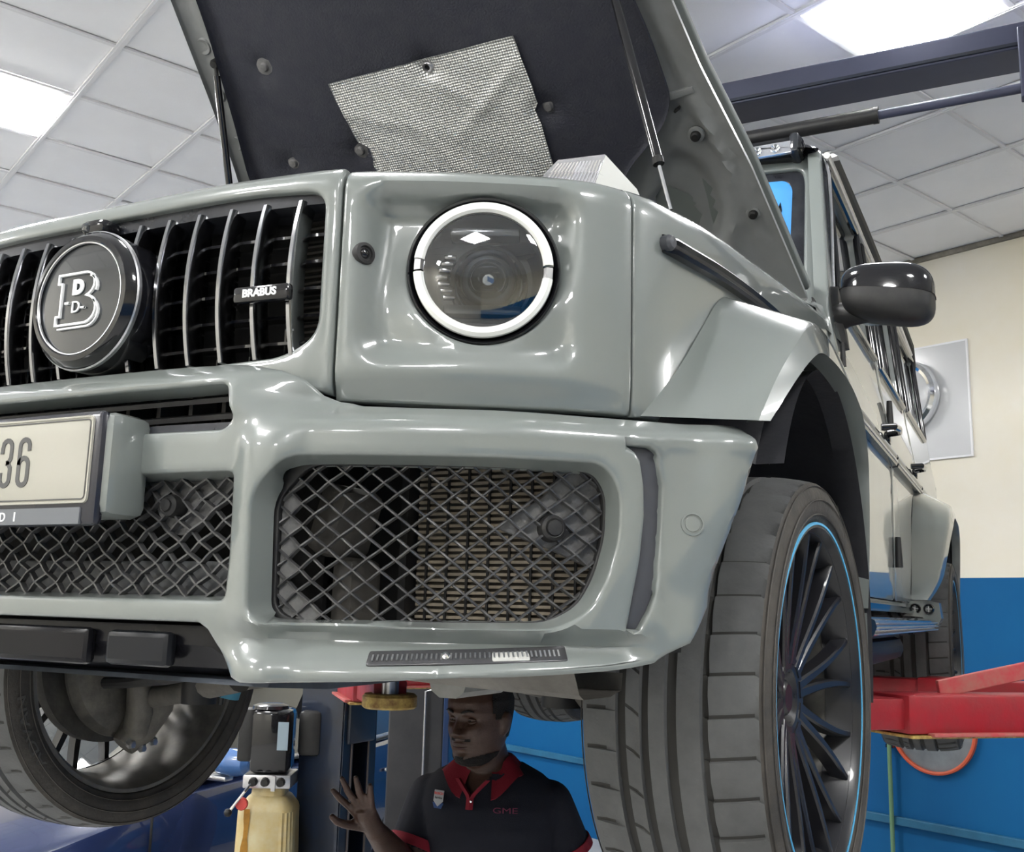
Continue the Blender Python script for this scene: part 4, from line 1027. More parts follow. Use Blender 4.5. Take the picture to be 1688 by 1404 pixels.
padp = [(-.50, .44), (-.40, .36), (.40, .36), (.44, .44), (.52, .505), (.568, .545), (.598, .60), (.585, .76), (.545, 1.0), (.50, 1.30), (.40, 1.38), (-.40, 1.38), (-.50, 1.30), (-.545, 1.02), (-.60, .79), (-.655, .60), (-.62, .50)]
def pad_map(u, v):
    u = np.asarray(u, float); v = np.asarray(v, float); o = .012 + .004 * np.sin(u * 9 + 1) * np.sin(v * 7)
    for bx_, bs in PINS: o = o - .016 * np.exp(-(((-u) - bx_) ** 2 + (v - bs) ** 2) / .032 ** 2)
    return hmap_arr(u, v, o)
PINS = [(-.447, .90), (.288, .636), (-.50, .63), (-.275, .625), (.016, .806), (.42, .95), (-.1, 1.15), (.25, 1.2)]
plate('insulation_pad', smoothpoly([(-x, s) for x, s in padp], .05, 4), [], pad_map, 'pad', HO, grid=.022, step=.02, thick=.012, rad=.010, ang=60)
for bx_, bs in PINS:
    if (bx_, bs) == (.016, .806): continue
    P0 = Vector(hd(bx_, bs, -.001)); n = Vector((0, -math.sin(HA), -math.cos(HA))); u = Vector((1, 0, 0)); v = n.cross(u)
    G().lathe([(0, .012), (.009, .011), (.013, .005), (.030, .003), (.034, -.002)], 24, tuple(P0), 'z', False, Matrix((u, v, n)).transposed()).out('pad_clip', 'dustp', HO)
# foil heat shield, creased, with a pin near its upper edge
fo = [(-.271, .823), (.266, .829), (.272, .70), (.268, .656), (.255, .64), (.262, .60), (.258, .45), (.22, .40), (-.22, .40), (-.245, .587), (-.238, .60), (-.236, .632), (-.262, .655), (-.262, .68)]
rng = np.random.default_rng(4)
def foil_map(u, v):
    u = np.asarray(u, float); v = np.asarray(v, float); x = -u; o = .0205 + .0012 * np.sin(x * 37 + v * 23) * np.sin(v * 31 - x * 11)
    for a, b, c, w_, h in ((.0, .79, 2.4, .012, .004), (.16, .70, .6, .015, .005), (-.05, .62, -1.1, .02, .004), (.20, .56, 1.7, .02, .004), (-.18, .70, -.4, .014, .003)):
        d = (x - a) * math.sin(c) - (v - b) * math.cos(c); o = o + h * np.exp(-(d / w_) ** 2) * np.exp(-((x - a) ** 2 + (v - b) ** 2) / .02)
    o = o - .014 * np.exp(-((x - .016) ** 2 + (v - .800) ** 2) / .024 ** 2) - .012 * np.exp(-((x - .272) ** 2 + (v - .636) ** 2) / .03 ** 2) - .012 * np.exp(-((x + .262) ** 2 + (v - .63) ** 2) / .03 ** 2)
    return hmap_arr(u, v, o)
fl_ = plate('heat_shield', [(-x, s) for x, s in fo], [], foil_map, 'foil', HO, grid=.011, step=.011, thick=.002, rad=.001, ang=60, label='silver embossed foil heat shield patch on the black pad')
P0 = Vector(hd(.016, .802, .006)); n = Vector((0, -math.sin(HA), -math.cos(HA))); u = Vector((1, 0, 0)); RmH = Matrix((u, n.cross(u), n)).transposed()
G().lathe([(.007, .010), (.012, .011), (.016, .007), (.018, .0), (.009, .0)], 28, tuple(P0), 'z', True, RmH).out('shield_washer', 'silver', HO)
G().lathe([(0, .004), (.008, .004), (.008, -.004)], 20, tuple(P0), 'z', False, RmH).out('shield_pin', 'rubber', HO)
# rubber stops, square hole plug, hinge pocket
for x, s, r in ((.628, .492, .012), (.722, .262, .011)):
    Pq = Vector(hd(x, s, .0)); G().lathe([(0, .016), (r * .7, .016), (r, .012), (r * 1.05, 0), (r * 1.5, -.002), (r * 1.6, -.012)], 28, tuple(Pq), 'z', False, RmH).out('rubber_stop', 'rubber', HO)
    G().lathe([(r * 1.1, .004), (r * 1.55, .003), (r * 1.75, -.004), (r * 1.1, -.004)], 28, tuple(Pq), 'z', True, RmH).out('stop_seat', 'paint_in', HO)
G().box(hd(.600, .566, .004), (.016, .006, .016), RmH @ Matrix.Rotation(.5, 3, 'Z'), .001).out('hole_plug', 'rubber', HO)
G().box(hd(.60, .60, .0), (.10, .018, .014), RmH @ Matrix.Rotation(.12, 3, 'Z'), .005).out('panel_fold', 'paint_in', HO)
for x, s in ((-.60, .99), (-.632, .86), (-.655, .72)):
    G().lathe([(.012, .006), (.020, .009), (.024, .003), (.012, -.004)], 24, hd(x, s, -.002), 'z', True, RmH).out('panel_dimple', 'paint_in', HO)
# gas struts
def strut(x, mir):
    top = Vector(hd(.53, .95, .022)); bot = Vector((.686, -.058, 1.335)); a = bot + (top - bot) * .17
    t = G().tube([a, top], .0105, 14); o = t.out('gas_strut', 'gloss', HO, mirror=mir)
    G().tube([bot, a + (top - bot) * .02], .004, 10).out('strut_rod', 'steel', o, mirror=mir)
    G().tube([a - (top - bot) * .004, a + (top - bot) * .02], .012, 14).out('strut_collar', 'rubber', o, mirror=mir)
strut(0, False)
G().lathe([(0, .012), (.010, .011), (.013, .004), (.012, -.006), (0, -.008)], 16, hd(.53, .95, .022), 'z', False, RmH).out('strut_ball', 'rubber', HO)
# right-hand strut ends on the hood frame
top = Vector(hd(-.578, .945, .018)); bot = Vector((-.630, .20, 1.35))
o = G().tube([bot, bot + (top - bot) * .95], .0095, 14).out('gas_strut', 'gloss', HO)
G().tube([bot + (top - bot) * .95, top], .006, 10).out('strut_rod', 'rubber', o)
G().lathe([(0, .012), (.010, .011), (.013, .004), (.012, -.006), (0, -.008)], 16, tuple(top), 'z', False, RmH).out('strut_ball', 'rubber', o)

# ---- cabin sides (left and right)
def sx(z): return np.interp(z, [.5, .6, .75, 1.05, 1.20, 1.33, 1.92, 1.99], [.885, .893, .897, .899, .890, .868, .806, .79])
def side_map(y, z): z = np.asarray(z, float); return np.stack([sx(z) + 0 * y, y, z], -1)
def side(mir):
    fd = smoothpoly([(.64, .60), (1.655, .60), (1.655, 1.90), (.985, 1.90), (.70, 1.36), (.64, 1.30)], [.05, .05, .05, .04, .02, .02], 4)
    fwn = smoothpoly([(.86, 1.40), (1.60, 1.40), (1.60, 1.845), (1.04, 1.845)], .04, 4)
    d = plate('front_door', fd, [fwn], side_map, 'paint', CAR, grid=.05, step=.03, thick=.03, rad=.006, mirror=mir)
    plate('door_glass', fwn, [], lambda y, z: side_map(y, z) - np.array([.018, 0, 0]), 'glass', d, grid=.08, step=.04, thick=.004, rad=.001, mirror=mir)
    g = G()
    g.tube([tuple(side_map(np.array(y), np.array(z)) + np.array([.003, 0, 0])) for y, z in [(.86, 1.40), (1.04, 1.845), (1.60, 1.845), (1.60, 1.40)]], .012, 8, closed=True); g.out('window_seal', 'gloss', d, mirror=mir)
    rd = smoothpoly([(1.667, .60), (2.18, .60), (2.30, .80), (2.42, 1.0), (2.55, 1.07), (2.55, 1.90), (1.667, 1.90)], [.05, .05, .02, .04, .04, .05, .05], 4)
    rwn = smoothpoly([(1.73, 1.40), (2.49, 1.40), (2.49, 1.845), (1.73, 1.845)], .04, 4)
    d2 = plate('rear_door', rd, [rwn], side_map, 'paint', CAR, grid=.05, step=.03, thick=.03, rad=.006, mirror=mir)
    plate('door_glass', rwn, [], lambda y, z: side_map(y, z) - np.array([.018, 0, 0]), 'glass', d2, grid=.08, step=.04, thick=.004, rad=.001, mirror=mir)
    g = G().tube([tuple(side_map(np.array(y), np.array(z)) + np.array([.003, 0, 0])) for y, z in [(1.73, 1.40), (1.73, 1.845), (2.49, 1.845), (2.49, 1.40)]], .012, 8, closed=True); g.out('window_seal', 'gloss', d2, mirror=mir)
    q = smoothpoly([(2.562, 1.08), (3.2, 1.08), (3.35, .8), (3.42, .60), (3.74, .60), (3.74, 1.90), (2.562, 1.90)], [.02, .04, .02, .02, .05, .06, .03], 4)
    qw = smoothpoly([(2.66, 1.42), (3.50, 1.42), (3.50, 1.83), (2.66, 1.83)], .04, 4)
    d3 = plate('rear_quarter', q, [qw], side_map, 'paint', CAR, grid=.05, step=.03, thick=.03, rad=.006, mirror=mir)
    plate('quarter_glass', qw, [], lambda y, z: side_map(y, z) - np.array([.01, 0, 0]), 'glass', d3, grid=.08, step=.04, thick=.004, rad=.001, mirror=mir)
    g = G().tube([tuple(side_map(np.array(y), np.array(z)) + np.array([.003, 0, 0])) for y, z in [(2.66, 1.42), (2.66, 1.83), (3.50, 1.83), (3.50, 1.42)]], .012, 8, closed=True); g.out('window_seal', 'gloss', d3, mirror=mir)
    plate('inner_side_panel', [(.64, .58), (3.74, .58), (3.74, 1.40), (.64, 1.34)], [], lambda y, z: side_map(y, z) - np.array([.03, 0, 0]), 'dark', CAR, grid=.2, step=.1, thick=.004, rad=.001, mirror=mir)
    # bright-edged rubbing strip, in door lengths with black joints
    for y0, y1, dd in ((.66, 1.645, d), (1.678, 2.54, d2), (2.575, 3.70, d3)):
        rows = []
        for y in np.linspace(y0, y1, 8):
            x = .899; rows.append([(x, y, 1.040), (x + .018, y, 1.042), (x + .022, y, 1.052), (x + .018, y, 1.058), (x + .018, y, 1.066), (x + .022, y, 1.072), (x + .018, y, 1.084), (x, y, 1.086)])
        o = G().loft(rows, False, True).out('side_strip', 'gloss2', dd, ang=25, mirror=mir)
        G().box((.921, (y0 + y1) / 2, 1.0535), (.003, y1 - y0 - .02, .008)).out('strip_bright_line', 'silver', dd, mirror=mir)
    for yy, dd in ((1.52, d), (2.42, d2)):
        g = G().box((.906, yy, 1.115), (.02, .05, .04), None, .008); g.tube([(.91, yy - .02, 1.125), (.945, yy - .03, 1.128), (.950, yy - .10, 1.126), (.945, yy - .17, 1.122), (.908, yy - .18, 1.12)], .011, 10); g.out('door_handle', 'gloss', dd, mirror=mir)
    for yy, zz, dd in ((.668, 1.19, d), (.662, .76, d), (1.69, 1.22, d2), (1.69, .76, d2)):
        q_ = .6 if yy < .67 and zz > 1 else 1.0
        G().tube([(float(sx(zz)) + .010, yy, zz - .05 * q_), (float(sx(zz)) + .010, yy, zz + .05 * q_)], [.013 * q_, .009 * q_], 12).out('door_hinge', 'blackp', dd, mirror=mir)
    # sill and running board
    rows = []
    for y in (.57, .60, 2.16, 2.20): rows.append([(.80, y, .585), (.893, y, .598), (.905, y, .585), (.900, y, .565), (.86, y, .555), (.80, y, .555)])
    G().loft(rows, True, True).out('door_sill', 'gloss', CAR, mirror=mir)
    rows = []
    for y in np.linspace(.52, 2.24, 8):
        rows.append([(.82, y, .535), (.90, y, .548), (.955, y, .547), (.972, y, .540), (.976, y, .525), (.968, y, .505), (.93, y, .494), (.82, y, .490)])
    rb = G().loft(rows, True, True).out('running_board', mat('board_blue_black', (.012, .03, .06), .18, coat=.8) if not mir else 'gloss', CAR, mirror=mir)
    for k in range(3): G().box((.968 - k * .0, 1.38, .533 - k * .012), (.022, 1.70, .003)).out('board_rib', 'silver', rb, mirror=mir)
    G().box((.80, 1.4, .44), (.12, 1.6, .08), None, .03).out('side_exhaust_box', 'blackp', CAR, mirror=mir)
    # rear flare with its long front face, and the twin side outlets
    RS = [((.893, 2.185, .615), (.948, 2.20, .615), (.955, 2.24, .615)), ((.897, 2.20, .70), (.985, 2.30, .70), (.992, 2.38, .70)), ((.898, 2.24, .85), (1.012, 2.38, .85), (1.020, 2.44, .84)),
          ((.900, 2.30, .955), (1.022, 2.45, .93), (1.030, 2.51, .905)), ((.899, 2.38, 1.025), (1.022, 2.56, .985), (1.030, 2.62, .945)), ((.896, 2.56, 1.070), (1.014, 2.72, 1.015), (1.026, 2.75, .965)),
          ((.896, 2.89, 1.08), (1.008, 2.92, 1.02), (1.022, 2.92, .968)), ((.896, 3.20, 1.06), (1.008, 3.15, 1.0), (1.020, 3.12, .95)), ((.896, 3.42, .90), (1.005, 3.33, .88), (1.012, 3.28, .86)), ((.894, 3.48, .60), (.99, 3.40, .60), (.995, 3.34, .60))]
    flare('rear_flare', RS, mir=mir)
    rows = []
    for y, dz in ((2.17, .0), (2.26, .0), (2.30, .004)): rows.append([(.86, y, .612), (.955, y + .03, .612), (.985, y + .06, .606), (.990, y + .07, .55), (.975, y + .05, .515), (.955, y + .03, .52), (.93, y, .553), (.86, y, .556)])
    pn = G().loft(rows, True, True).out('outlet_panel', 'paint', CAR, ang=25, mirror=mir)
    for xx in (.905, .950):
        G().lathe([(.012, -.012), (.0165, -.016), (.0195, -.010), (.0195, .03), (.014, .03)], 28, (xx, 2.19 + (xx - .9) * .5, .583), 'y', True).out('exhaust_tip', 'gloss', pn, mirror=mir)
        G().box((xx, 2.185 + (xx - .9) * .5, .583), (.024, .004, .003)).out('tip_vane', 'silver', pn, mirror=mir)
        G().box((xx, 2.186 + (xx - .9) * .5, .583), (.003, .004, .024)).out('tip_vane', 'silver', pn, mirror=mir)
    # wing-top cowl corner
    rows = []
    for y, z, x in ((.52, 1.30, .815), (.60, 1.325, .82), (.70, 1.335, .83), (.76, 1.33, .835)): rows.append([(x + .055, y, 1.24), (x + .048, y, 1.275), (x + .03, y, z - .012), (x, y, z), (x - .12, y, z + .004)])
    G().loft(rows).out('cowl_corner', 'paint', CAR, mirror=mir)
both(side)
# ---- windscreen frame, glass, pillars, roof
WY = lambda z: .715 + (z - 1.30) * .43
def ws_map(x, z): x = np.asarray(x, float); z = np.asarray(z, float); return np.stack([x, WY(z) + .05 * (x / .8) ** 4, z], -1)
wo = smoothpoly([(-.848, 1.27), (.848, 1.27), (.828, 1.60), (.810, 1.86), (.76, 1.91), (-.76, 1.91), (-.810, 1.86), (-.828, 1.60)], [.01, .01, .02, .06, .06, .06, .06, .02], 5)
wh = smoothpoly([(-.785, 1.36), (.785, 1.36), (.765, 1.80), (.755, 1.845), (-.755, 1.845), (-.765, 1.80)], [.05, .05, .03, .06, .06, .03], 5)
plate('windscreen_frame', wo, [wh], ws_map, 'paint', CAR, grid=.05, step=.02, thick=.05, rad=.008, hthick=.012)
wi = smoothpoly([(-.742, 1.39), (.742, 1.39), (.730, 1.78), (.71, 1.81), (-.71, 1.81), (-.730, 1.78)], [.05, .05, .04, .06, .06, .04], 5)
plate('glass_border', wh, [wi], lambda x, z: ws_map(x, z) + np.array([0, .012, 0]), 'gloss2', CAR, grid=.06, step=.02, thick=.003, rad=.001)
plate('windscreen', wi, [], lambda x, z: ws_map(x, z) + np.array([0, .013, 0]), 'film', CAR, grid=.06, step=.03, thick=.004, rad=.001, label='windscreen with bright blue sun film')
wp = smoothpoly([(-.62, 1.42), (.62, 1.42), (.595, 1.70), (.57, 1.735), (-.57, 1.735), (-.595, 1.70)], .05, 5)
plate('film_dark_panel', wp, [], lambda x, z: ws_map(x, z) + np.array([0, .010, 0]), mat('film_dark_blue', (.05, .15, .27), .12, coat=.8), CAR, grid=.06, step=.03, thick=.002, rad=.001)  # smaller, darker blue sheet just in front of the film
plate('film_mark', [(.690, 1.69), (.700, 1.73), (.706, 1.70), (.702, 1.655), (.694, 1.66)], [], lambda x, z: ws_map(x, z) + np.array([0, .010, 0]), 'gloss', CAR, grid=.06, step=.03, thick=.002, rad=.0005)
def pillar(mir):
    def trim(pts, name, m, r, off=(0, 0, 0)):
        G().tube([tuple(np.array(p) + np.array(off)) for p in pts], r if hasattr(r, '__len__') else [r] * len(pts), 10).out(name, m, CAR, mirror=mir)
    p = [(.848, WY(1.33) + .055, 1.33), (.840, WY(1.45) + .055, 1.45), (.828, WY(1.65) + .055, 1.65), (.815, WY(1.80) + .055, 1.80), (.800, WY(1.865) + .055, 1.865), (.765, WY(1.91) + .05, 1.912), (.70, WY(1.93) + .03, 1.935), (.0, WY(1.93), 1.945)]
    trim(p, 'pillar_trim', 'gloss2', .020)
    trim(p[:6], 'pillar_bead', 'silver', .005, (.018, -.010, .004))
    trim([(.790, WY(1.86) + .07, 1.865), (.806, 1.2, 1.945), (.806, 1.8, 1.955), (.804, 2.8, 1.955), (.80, 3.6, 1.935), (.80, 3.74, 1.85)], 'roof_gutter', 'rubber', [.010, .026, .026, .026, .026, .02])
    trim([(.832, .95, 1.855), (.818, 1.2, 1.90), (.812, 1.8, 1.905), (.812, 2.8, 1.905), (.808, 3.6, 1.89)], 'gutter_bead', 'silver', .010)
both(pillar)
rows = []
for y, z in ((.94, 1.93), (1.0, 1.955), (1.3, 1.985), (2.4, 1.99), (3.5, 1.975), (3.74, 1.93)): rows.append([(x, y, z - .05 * (abs(x) / .8) ** 4) for x in np.linspace(-.80, .80, 17)])
G().loft(rows).out('roof', 'gloss2', CAR)
rows = []
for z in np.linspace(.60, 1.93, 12): rows.append([(x, 3.74 + .02 * (1 - (abs(x) / .9) ** 4), z) for x in np.linspace(-float(sx(z)), float(sx(z)), 13)])
G().loft(rows).out('rear_door_panel', 'paint', CAR)
G().box((0, 1.9, 1.365), (1.60, 2.2, .02)).out('cabin_floor', 'dark', CAR)
# roof light bar
lb = G().box((.08, .985, 1.905), (1.37, .07, .062), Matrix.Rotation(-.25, 3, 'X'), .018).out('light_bar', 'gloss', CAR)
G().box((.08, .948, 1.898), (1.31, .012, .044), Matrix.Rotation(-.25, 3, 'X'), .004).out('bar_lens', mat('bar_lens', (.55, .56, .6), .12, metal=.7), lb)
for k in range(24): G().lathe([(.004, .0), (.012, -.006), (.0135, -.004), (.0135, .004)], 10, (-.53 + k * .053, .939, 1.897), 'y').out('bar_reflector', 'steel', lb)
for x in (.74, -.58): G().box((x, .985, 1.905), (.03, .085, .072), Matrix.Rotation(-.25, 3, 'X'), .012).out('bar_end_cap', 'gloss2', lb)
# ---- door mirrors
def dmirror(mir):
    n, k = 36, 22; cx, cy, cz = 1.003, .735, 1.352; hx_, hy, hz = .112, .072, .080; rows = []
    def pt(a, b):
        e1, e2 = .62, .62; f = lambda c, e: math.copysign(abs(c) ** e, c)
        x = hx_ * f(math.cos(b), e1) * f(math.cos(a), e2); y = hy * f(math.cos(b), e1) * f(math.sin(a), e2); z = hz * f(math.sin(b), e1)
        t = (x + hx_) / (2 * hx_); z = z * (1.0 - .10 * (1 - t)) - .012 * t + (.006 if z > 0 else 0) ; z += .020 * (1 - t) * (1 if z < 0 else .4); y += .02 * t * t
        if y > .05: y = .05
        return (cx + x, cy + y, cz + z)
    cap = G(); body = G()
    for j in range(k + 1):
        b = -math.pi / 2 + math.pi * j / k; rows.append([pt(2 * math.pi * i / n, b) for i in range(n)])
    sp = int(k * .50)
    mb = empty('door_mirror', None, None); mb.parent = CAR
    G().loft(rows[:sp + 1], True).out('mirror_shell', 'blackp', mb, mirror=mir)
    G().loft([[(cx + (x - cx) * 1.015, cy + (y - cy) * 1.015, cz + (z - cz) * 1.01) for x, y, z in r] for r in rows[sp:]], True).out('mirror_cap', 'gloss', mb, mirror=mir)
    G().tube([(.872, .765, 1.315), (.905, .755, 1.318), (.945, .745, 1.318), (.985, .74, 1.325)], [.040, .032, .030, .034], 16).out('mirror_arm', 'blackp', mb, mirror=mir)
    rows2 = []
    for z, w_, y0 in ((1.225, .018, .745), (1.26, .05, .735), (1.32, .075, .73), (1.365, .065, .735), (1.40, .02, .76)): rows2.append([(float(sx(z)) + .0, y0, z), (float(sx(z)) + .018, y0 + .006, z), (float(sx(z)) + .018, y0 + w_, z), (float(sx(z)) + .0, y0 + w_ + .006, z)])
    G().loft(rows2, True, True).out('mirror_foot', 'blackp', mb, mirror=mir)
    G().box((1.01, .792, 1.352), (.17, .006, .11), None, .02).out('mirror_pane', 'mirror', mb, mirror=mir)
both(dmirror)

# ================================================================== TWO-POST LIFT
LY = 1.98
ZB = 3.905                              # overhead beam
def column(x0, sg, lab_):
    LF = empty('lift_column', lab_, 'post', (0, LY, 0))
    # C-section column, open side towards the car
    g = G(); H = ZB + .02; wd, dp, t = .25, .22, .012
    c = G().box((x0 + sg * dp / 2, 0, H / 2), (t, wd, H)); c.box((x0, -wd / 2, H / 2), (dp, t, H)); c.box((x0, wd / 2, H / 2), (dp, t, H))
    for q in (-1, 1): c.box((x0 - sg * dp / 2, q * (wd / 2 - .03), H / 2), (t, .06, H))
    o = c.out('column', 'navy', LF, False)
    G().box((x0 - sg * .01, 0, H / 2), (.06, .09, H)).out('column_channel', 'lblue', o, False)
    G().box((x0, 0, .012), (.42, .46, .024), None, .005).out('base_plate', 'navy', o)
    G().box((x0 - sg * .03, 0, LIFT + .26), (.20, .20, .62), None, .01).out('carriage', 'navy', o)
    for q in (-1, 1): G().tube([(x0 - sg * (dp / 2 + .008), q * .065, .03), (x0 - sg * (dp / 2 + .008), q * .065, H - .1)], .006, 6).out('column_edge_strip', mat('worn_edge', (.10, .085, .085), .5, metal=.4), o, False)
column(-1.50, -1, 'blue and black lift column carrying the pump with yellow oil tank'); column(1.62, 1, 'blue and black lift column at right holding the big red arms')
LF = empty('overhead_beam', 'dark overhead lift beam with padded cut-off bar hanging below', 'beam', (0, LY, 0))
o = G().box((.09, -.005, ZB + .030), (3.34, .19, .100), None, .006).out('beam_body', 'beam', LF, ang=20)
G().box((.09, -.103, ZB - .006), (3.34, .010, .012)).out('beam_weld_line', 'navy', o, False)
# cut-off bar hanging below the beam, thick padded half
BZ = ZB - .190
G().tube([(.87, -.12, BZ), (1.37, -.12, BZ + .004)], .018, 12).out('cutoff_bar', 'beam', LF)
G().tube([(-1.2, -.12, BZ - .008), (.875, -.12, BZ)], .030, 16).out('bar_pad', 'blackp', LF)
G().tube([(.862, -.12, BZ), (.882, -.12, BZ)], .032, 16).out('pad_end', 'blackp', LF)
for xx in (1.37, -1.2): G().box((xx, -.12, ZB - .095), (.022, .05, .27), None, .004).out('bar_bracket', 'beam', LF, False)
# lifting arms
def arm(a, b, name, th=.10, w0=.13, w1=.10, m='red', lab_=''):
    LF = empty(name, lab_, 'lift arm', (0, LY, 0), 0, 'lift arms')
    a = Vector(a); b = Vector(b); d = (b - a); L = d.length; u = d.normalized(); s_ = Vector((-u.y, u.x, 0)).normalized(); z = u.cross(s_) * 1.0
    if z.z < 0: z = -z
    Rm = Matrix((u, s_, z)).transposed(); c = (a + b) / 2
    o = G().box(a + u * L * .30, (L * .60, w0, th), Rm, .008).out(name, m, LF, ang=25)
    G().box(a + u * L * .72, (L * .56, w1, th * .80), Rm, .006).out('arm_extension', m, o, ang=25)
    for q in (-1, 1): G().box(a + u * L * .28 + s_ * q * (w0 / 2 + .008) - z * (th / 2 + .0), (L * .56, .03, .010), Rm, .003).out('arm_flange', 'pink', o)
    G().box(a + u * L * .30 - z * (th / 2 + .006), (L * .60, w0 + .02, .008), Rm, .002).out('arm_lower_edge', 'yellow', o)
    e = b - Vector((0, 0, .01))
    G().lathe([(0, -.03), (.075, -.03), (.082, -.024), (.082, .004), (.075, .012), (.03, .012)], 28, tuple(e), 'z').out('pad_socket', 'yellow', o)
    G().tube([e, e + Vector((0, 0, .09))], .026, 18).out('pad_post', 'silver', o)
    G().lathe([(0, .085), (.055, .085), (.060, .09), (.060, .112), (0, .112)], 24, tuple(e), 'z').out('lift_pad', 'rubber', o)
    return o
yl = -1.98
A1_ = arm((-1.40, -.06, LIFT + .215), (-.44, .74 + yl, LIFT + .285), 'lift_arm', lab_='red lift arm whose worn yellow pad shows left of the person')
arm((-1.40, .15, LIFT + .23), (-.46, 2.55 + yl, LIFT + .285), 'lift_arm', lab_='red lift arm reaching back under the far rear of the grey car')
# near front arm: stout, almost level, with a raised top bar
A2_ = arm((1.56, 1.95 + yl, LIFT + .272), (.48, .74 + yl, LIFT + .293), 'lift_arm', .105, .16, .12, lab_='thick red lift arm with yellow lower edge right of front wheel')
arm((1.56, .19, LIFT + .292), (.48, 2.44 + yl, LIFT + .285), 'lift_arm', .09, .15, .11, lab_='red lift arm behind the thick one, reaching to the rear wheel')
g = G(); P0 = Vector((1.03, 1.40 + yl, LIFT + .345)); P1 = Vector((1.45, 1.80 + yl, LIFT + .445)); d = (P1 - P0); u = d.normalized(); s_ = Vector((-u.y, u.x, 0)).normalized()
g.box((P0 + P1) / 2, (d.length, .014, .05), Matrix((u, s_, u.cross(s_))).transposed(), .003); g.out('arm_guard_bar', 'pink', A2_, False)

# second post behind
P2 = empty('steel_post', 'dark grey steel post with a blue edge behind the person', 'post', (-1.72, 3.04, 0), R(20))
G().box((0, 0, CEIL / 2 - .05), (.30, .25, CEIL - .12), None, .01).out('post_body', 'post', P2, False)
G().box((.165, -.02, CEIL / 2 - .05), (.035, .22, CEIL - .14), None, .006).out('post_blue_edge', 'lblue', P2, False)
G().box((0, 0, .01), (.42, .38, .02)).out('base_plate', 'post', P2, False)
G().tube([(.05, -.14, .9), (.05, -.14, 1.42), (.09, -.14, 1.43)], .006, 8).out('post_conduit', 'silver', P2)

# hydraulic power unit on the far column
PU = empty('hydraulic_power_unit', 'black pump motor over a yellowed plastic oil tank on lift column', 'pump', (-1.665, 1.735, LIFT), R(28))
mo = G().box((0, 0, -.035), (.165, .17, .26), None, .022).out('motor', 'gloss', PU, ang=25)
G().lathe([(0, .115), (.055, .115), (.075, .108), (.078, .095)], 28, (-.02, 0, 0), 'z').out('motor_cap', 'gloss2', mo)
G().box((-.12, .05, -.02), (.07, .10, .22), None, .012).out('capacitor_box', 'blackp', mo, ang=25)
G().box((.055, -.0865, -.01), (.045, .003, .115)).out('rating_label', 'label', mo, False)
G().box((.15, .06, -.01), (.10, .09, .19), None, .02).out('switch_box', 'blackp', PU, ang=25)
G().box((0, 0, -.195), (.20, .19, .055), None, .006).out('valve_block', 'silver', PU, ang=25)
for x in (-.055, -.005, .06): G().tube([(x, -.09, -.195), (x, -.125, -.195)], [.020, .015], 12).out('valve_plug', 'rubber', PU)
for x in (.03,): G().box((x, -.10, -.20), (.016, .02, .06)).out('valve_plate', 'silver', PU)
rows = []
for z, w_, d_ in ((-.222, .070, .075), (-.255, .072, .078), (-.262, .085, .09), (-.300, .115, .115), (-.315, .119, .119), (-.48, .122, .121), (-.78, .125, .122), (-.80, .112, .11)):
    row = []
    for k in range(48):
        a = 2 * math.pi * k / 48; e = .45; f = lambda c: math.copysign(abs(c) ** e, c)
        rib = .004 * math.cos(a * 24) if z < -.33 and math.cos(a - 5.4) > .5 else 0
        row.append(((w_ - rib) * f(math.cos(a)), (d_ - rib) * f(math.sin(a)), z))
    rows.append(row)
tk = G().loft(rows, True, True).out('oil_tank', 'tank', PU, ang=28)
rows = []
for k, z in enumerate(np.linspace(-.30, -.78, 14)): wv = .012 + .003 * math.sin(k * 1.7); rows.append([(-.068 - wv + .004 * math.sin(k), -.1215 - .004 * min(1, k / 2) , z), (-.068 + wv, -.1215 - .004 * min(1, k / 2), z)])
G().loft(rows).out('oil_stain', mat('oil_stain', (.46, .22, .02), .4, var=.4, vscale=20), tk)
G().tube([(-.06, -.12, -.20), (-.075, -.16, -.225), (-.125, -.175, -.295)], .0055, 8).out('release_lever', 'steel', PU)
G().lathe([(0, -.017), (.010, -.014), (.0165, -.004), (.0165, .004), (.010, .014), (0, .017)], 18, (-.133, -.177, -.305), 'z').out('lever_knob', 'rubber', PU)
G().lathe([(0, -.012), (.022, -.012), (.025, -.008), (.025, .008), (0, .008)], 22, (-.085, -.148, -.275), 'y').out('red_cap', 'redp', PU)
G().tube([(.06, .10, -.195), (.14, .16, -.25), (.2, .2, -.6), (.24, .2, -1.2)], .009, 8).out('hydraulic_hose', 'rubber', PU)

# ================================================================== NAVY CAR BEHIND
NC = empty('navy_car', 'dark navy saloon car parked on the floor beyond the lift', 'car', (-3.42, 2.85, 0), R(4))
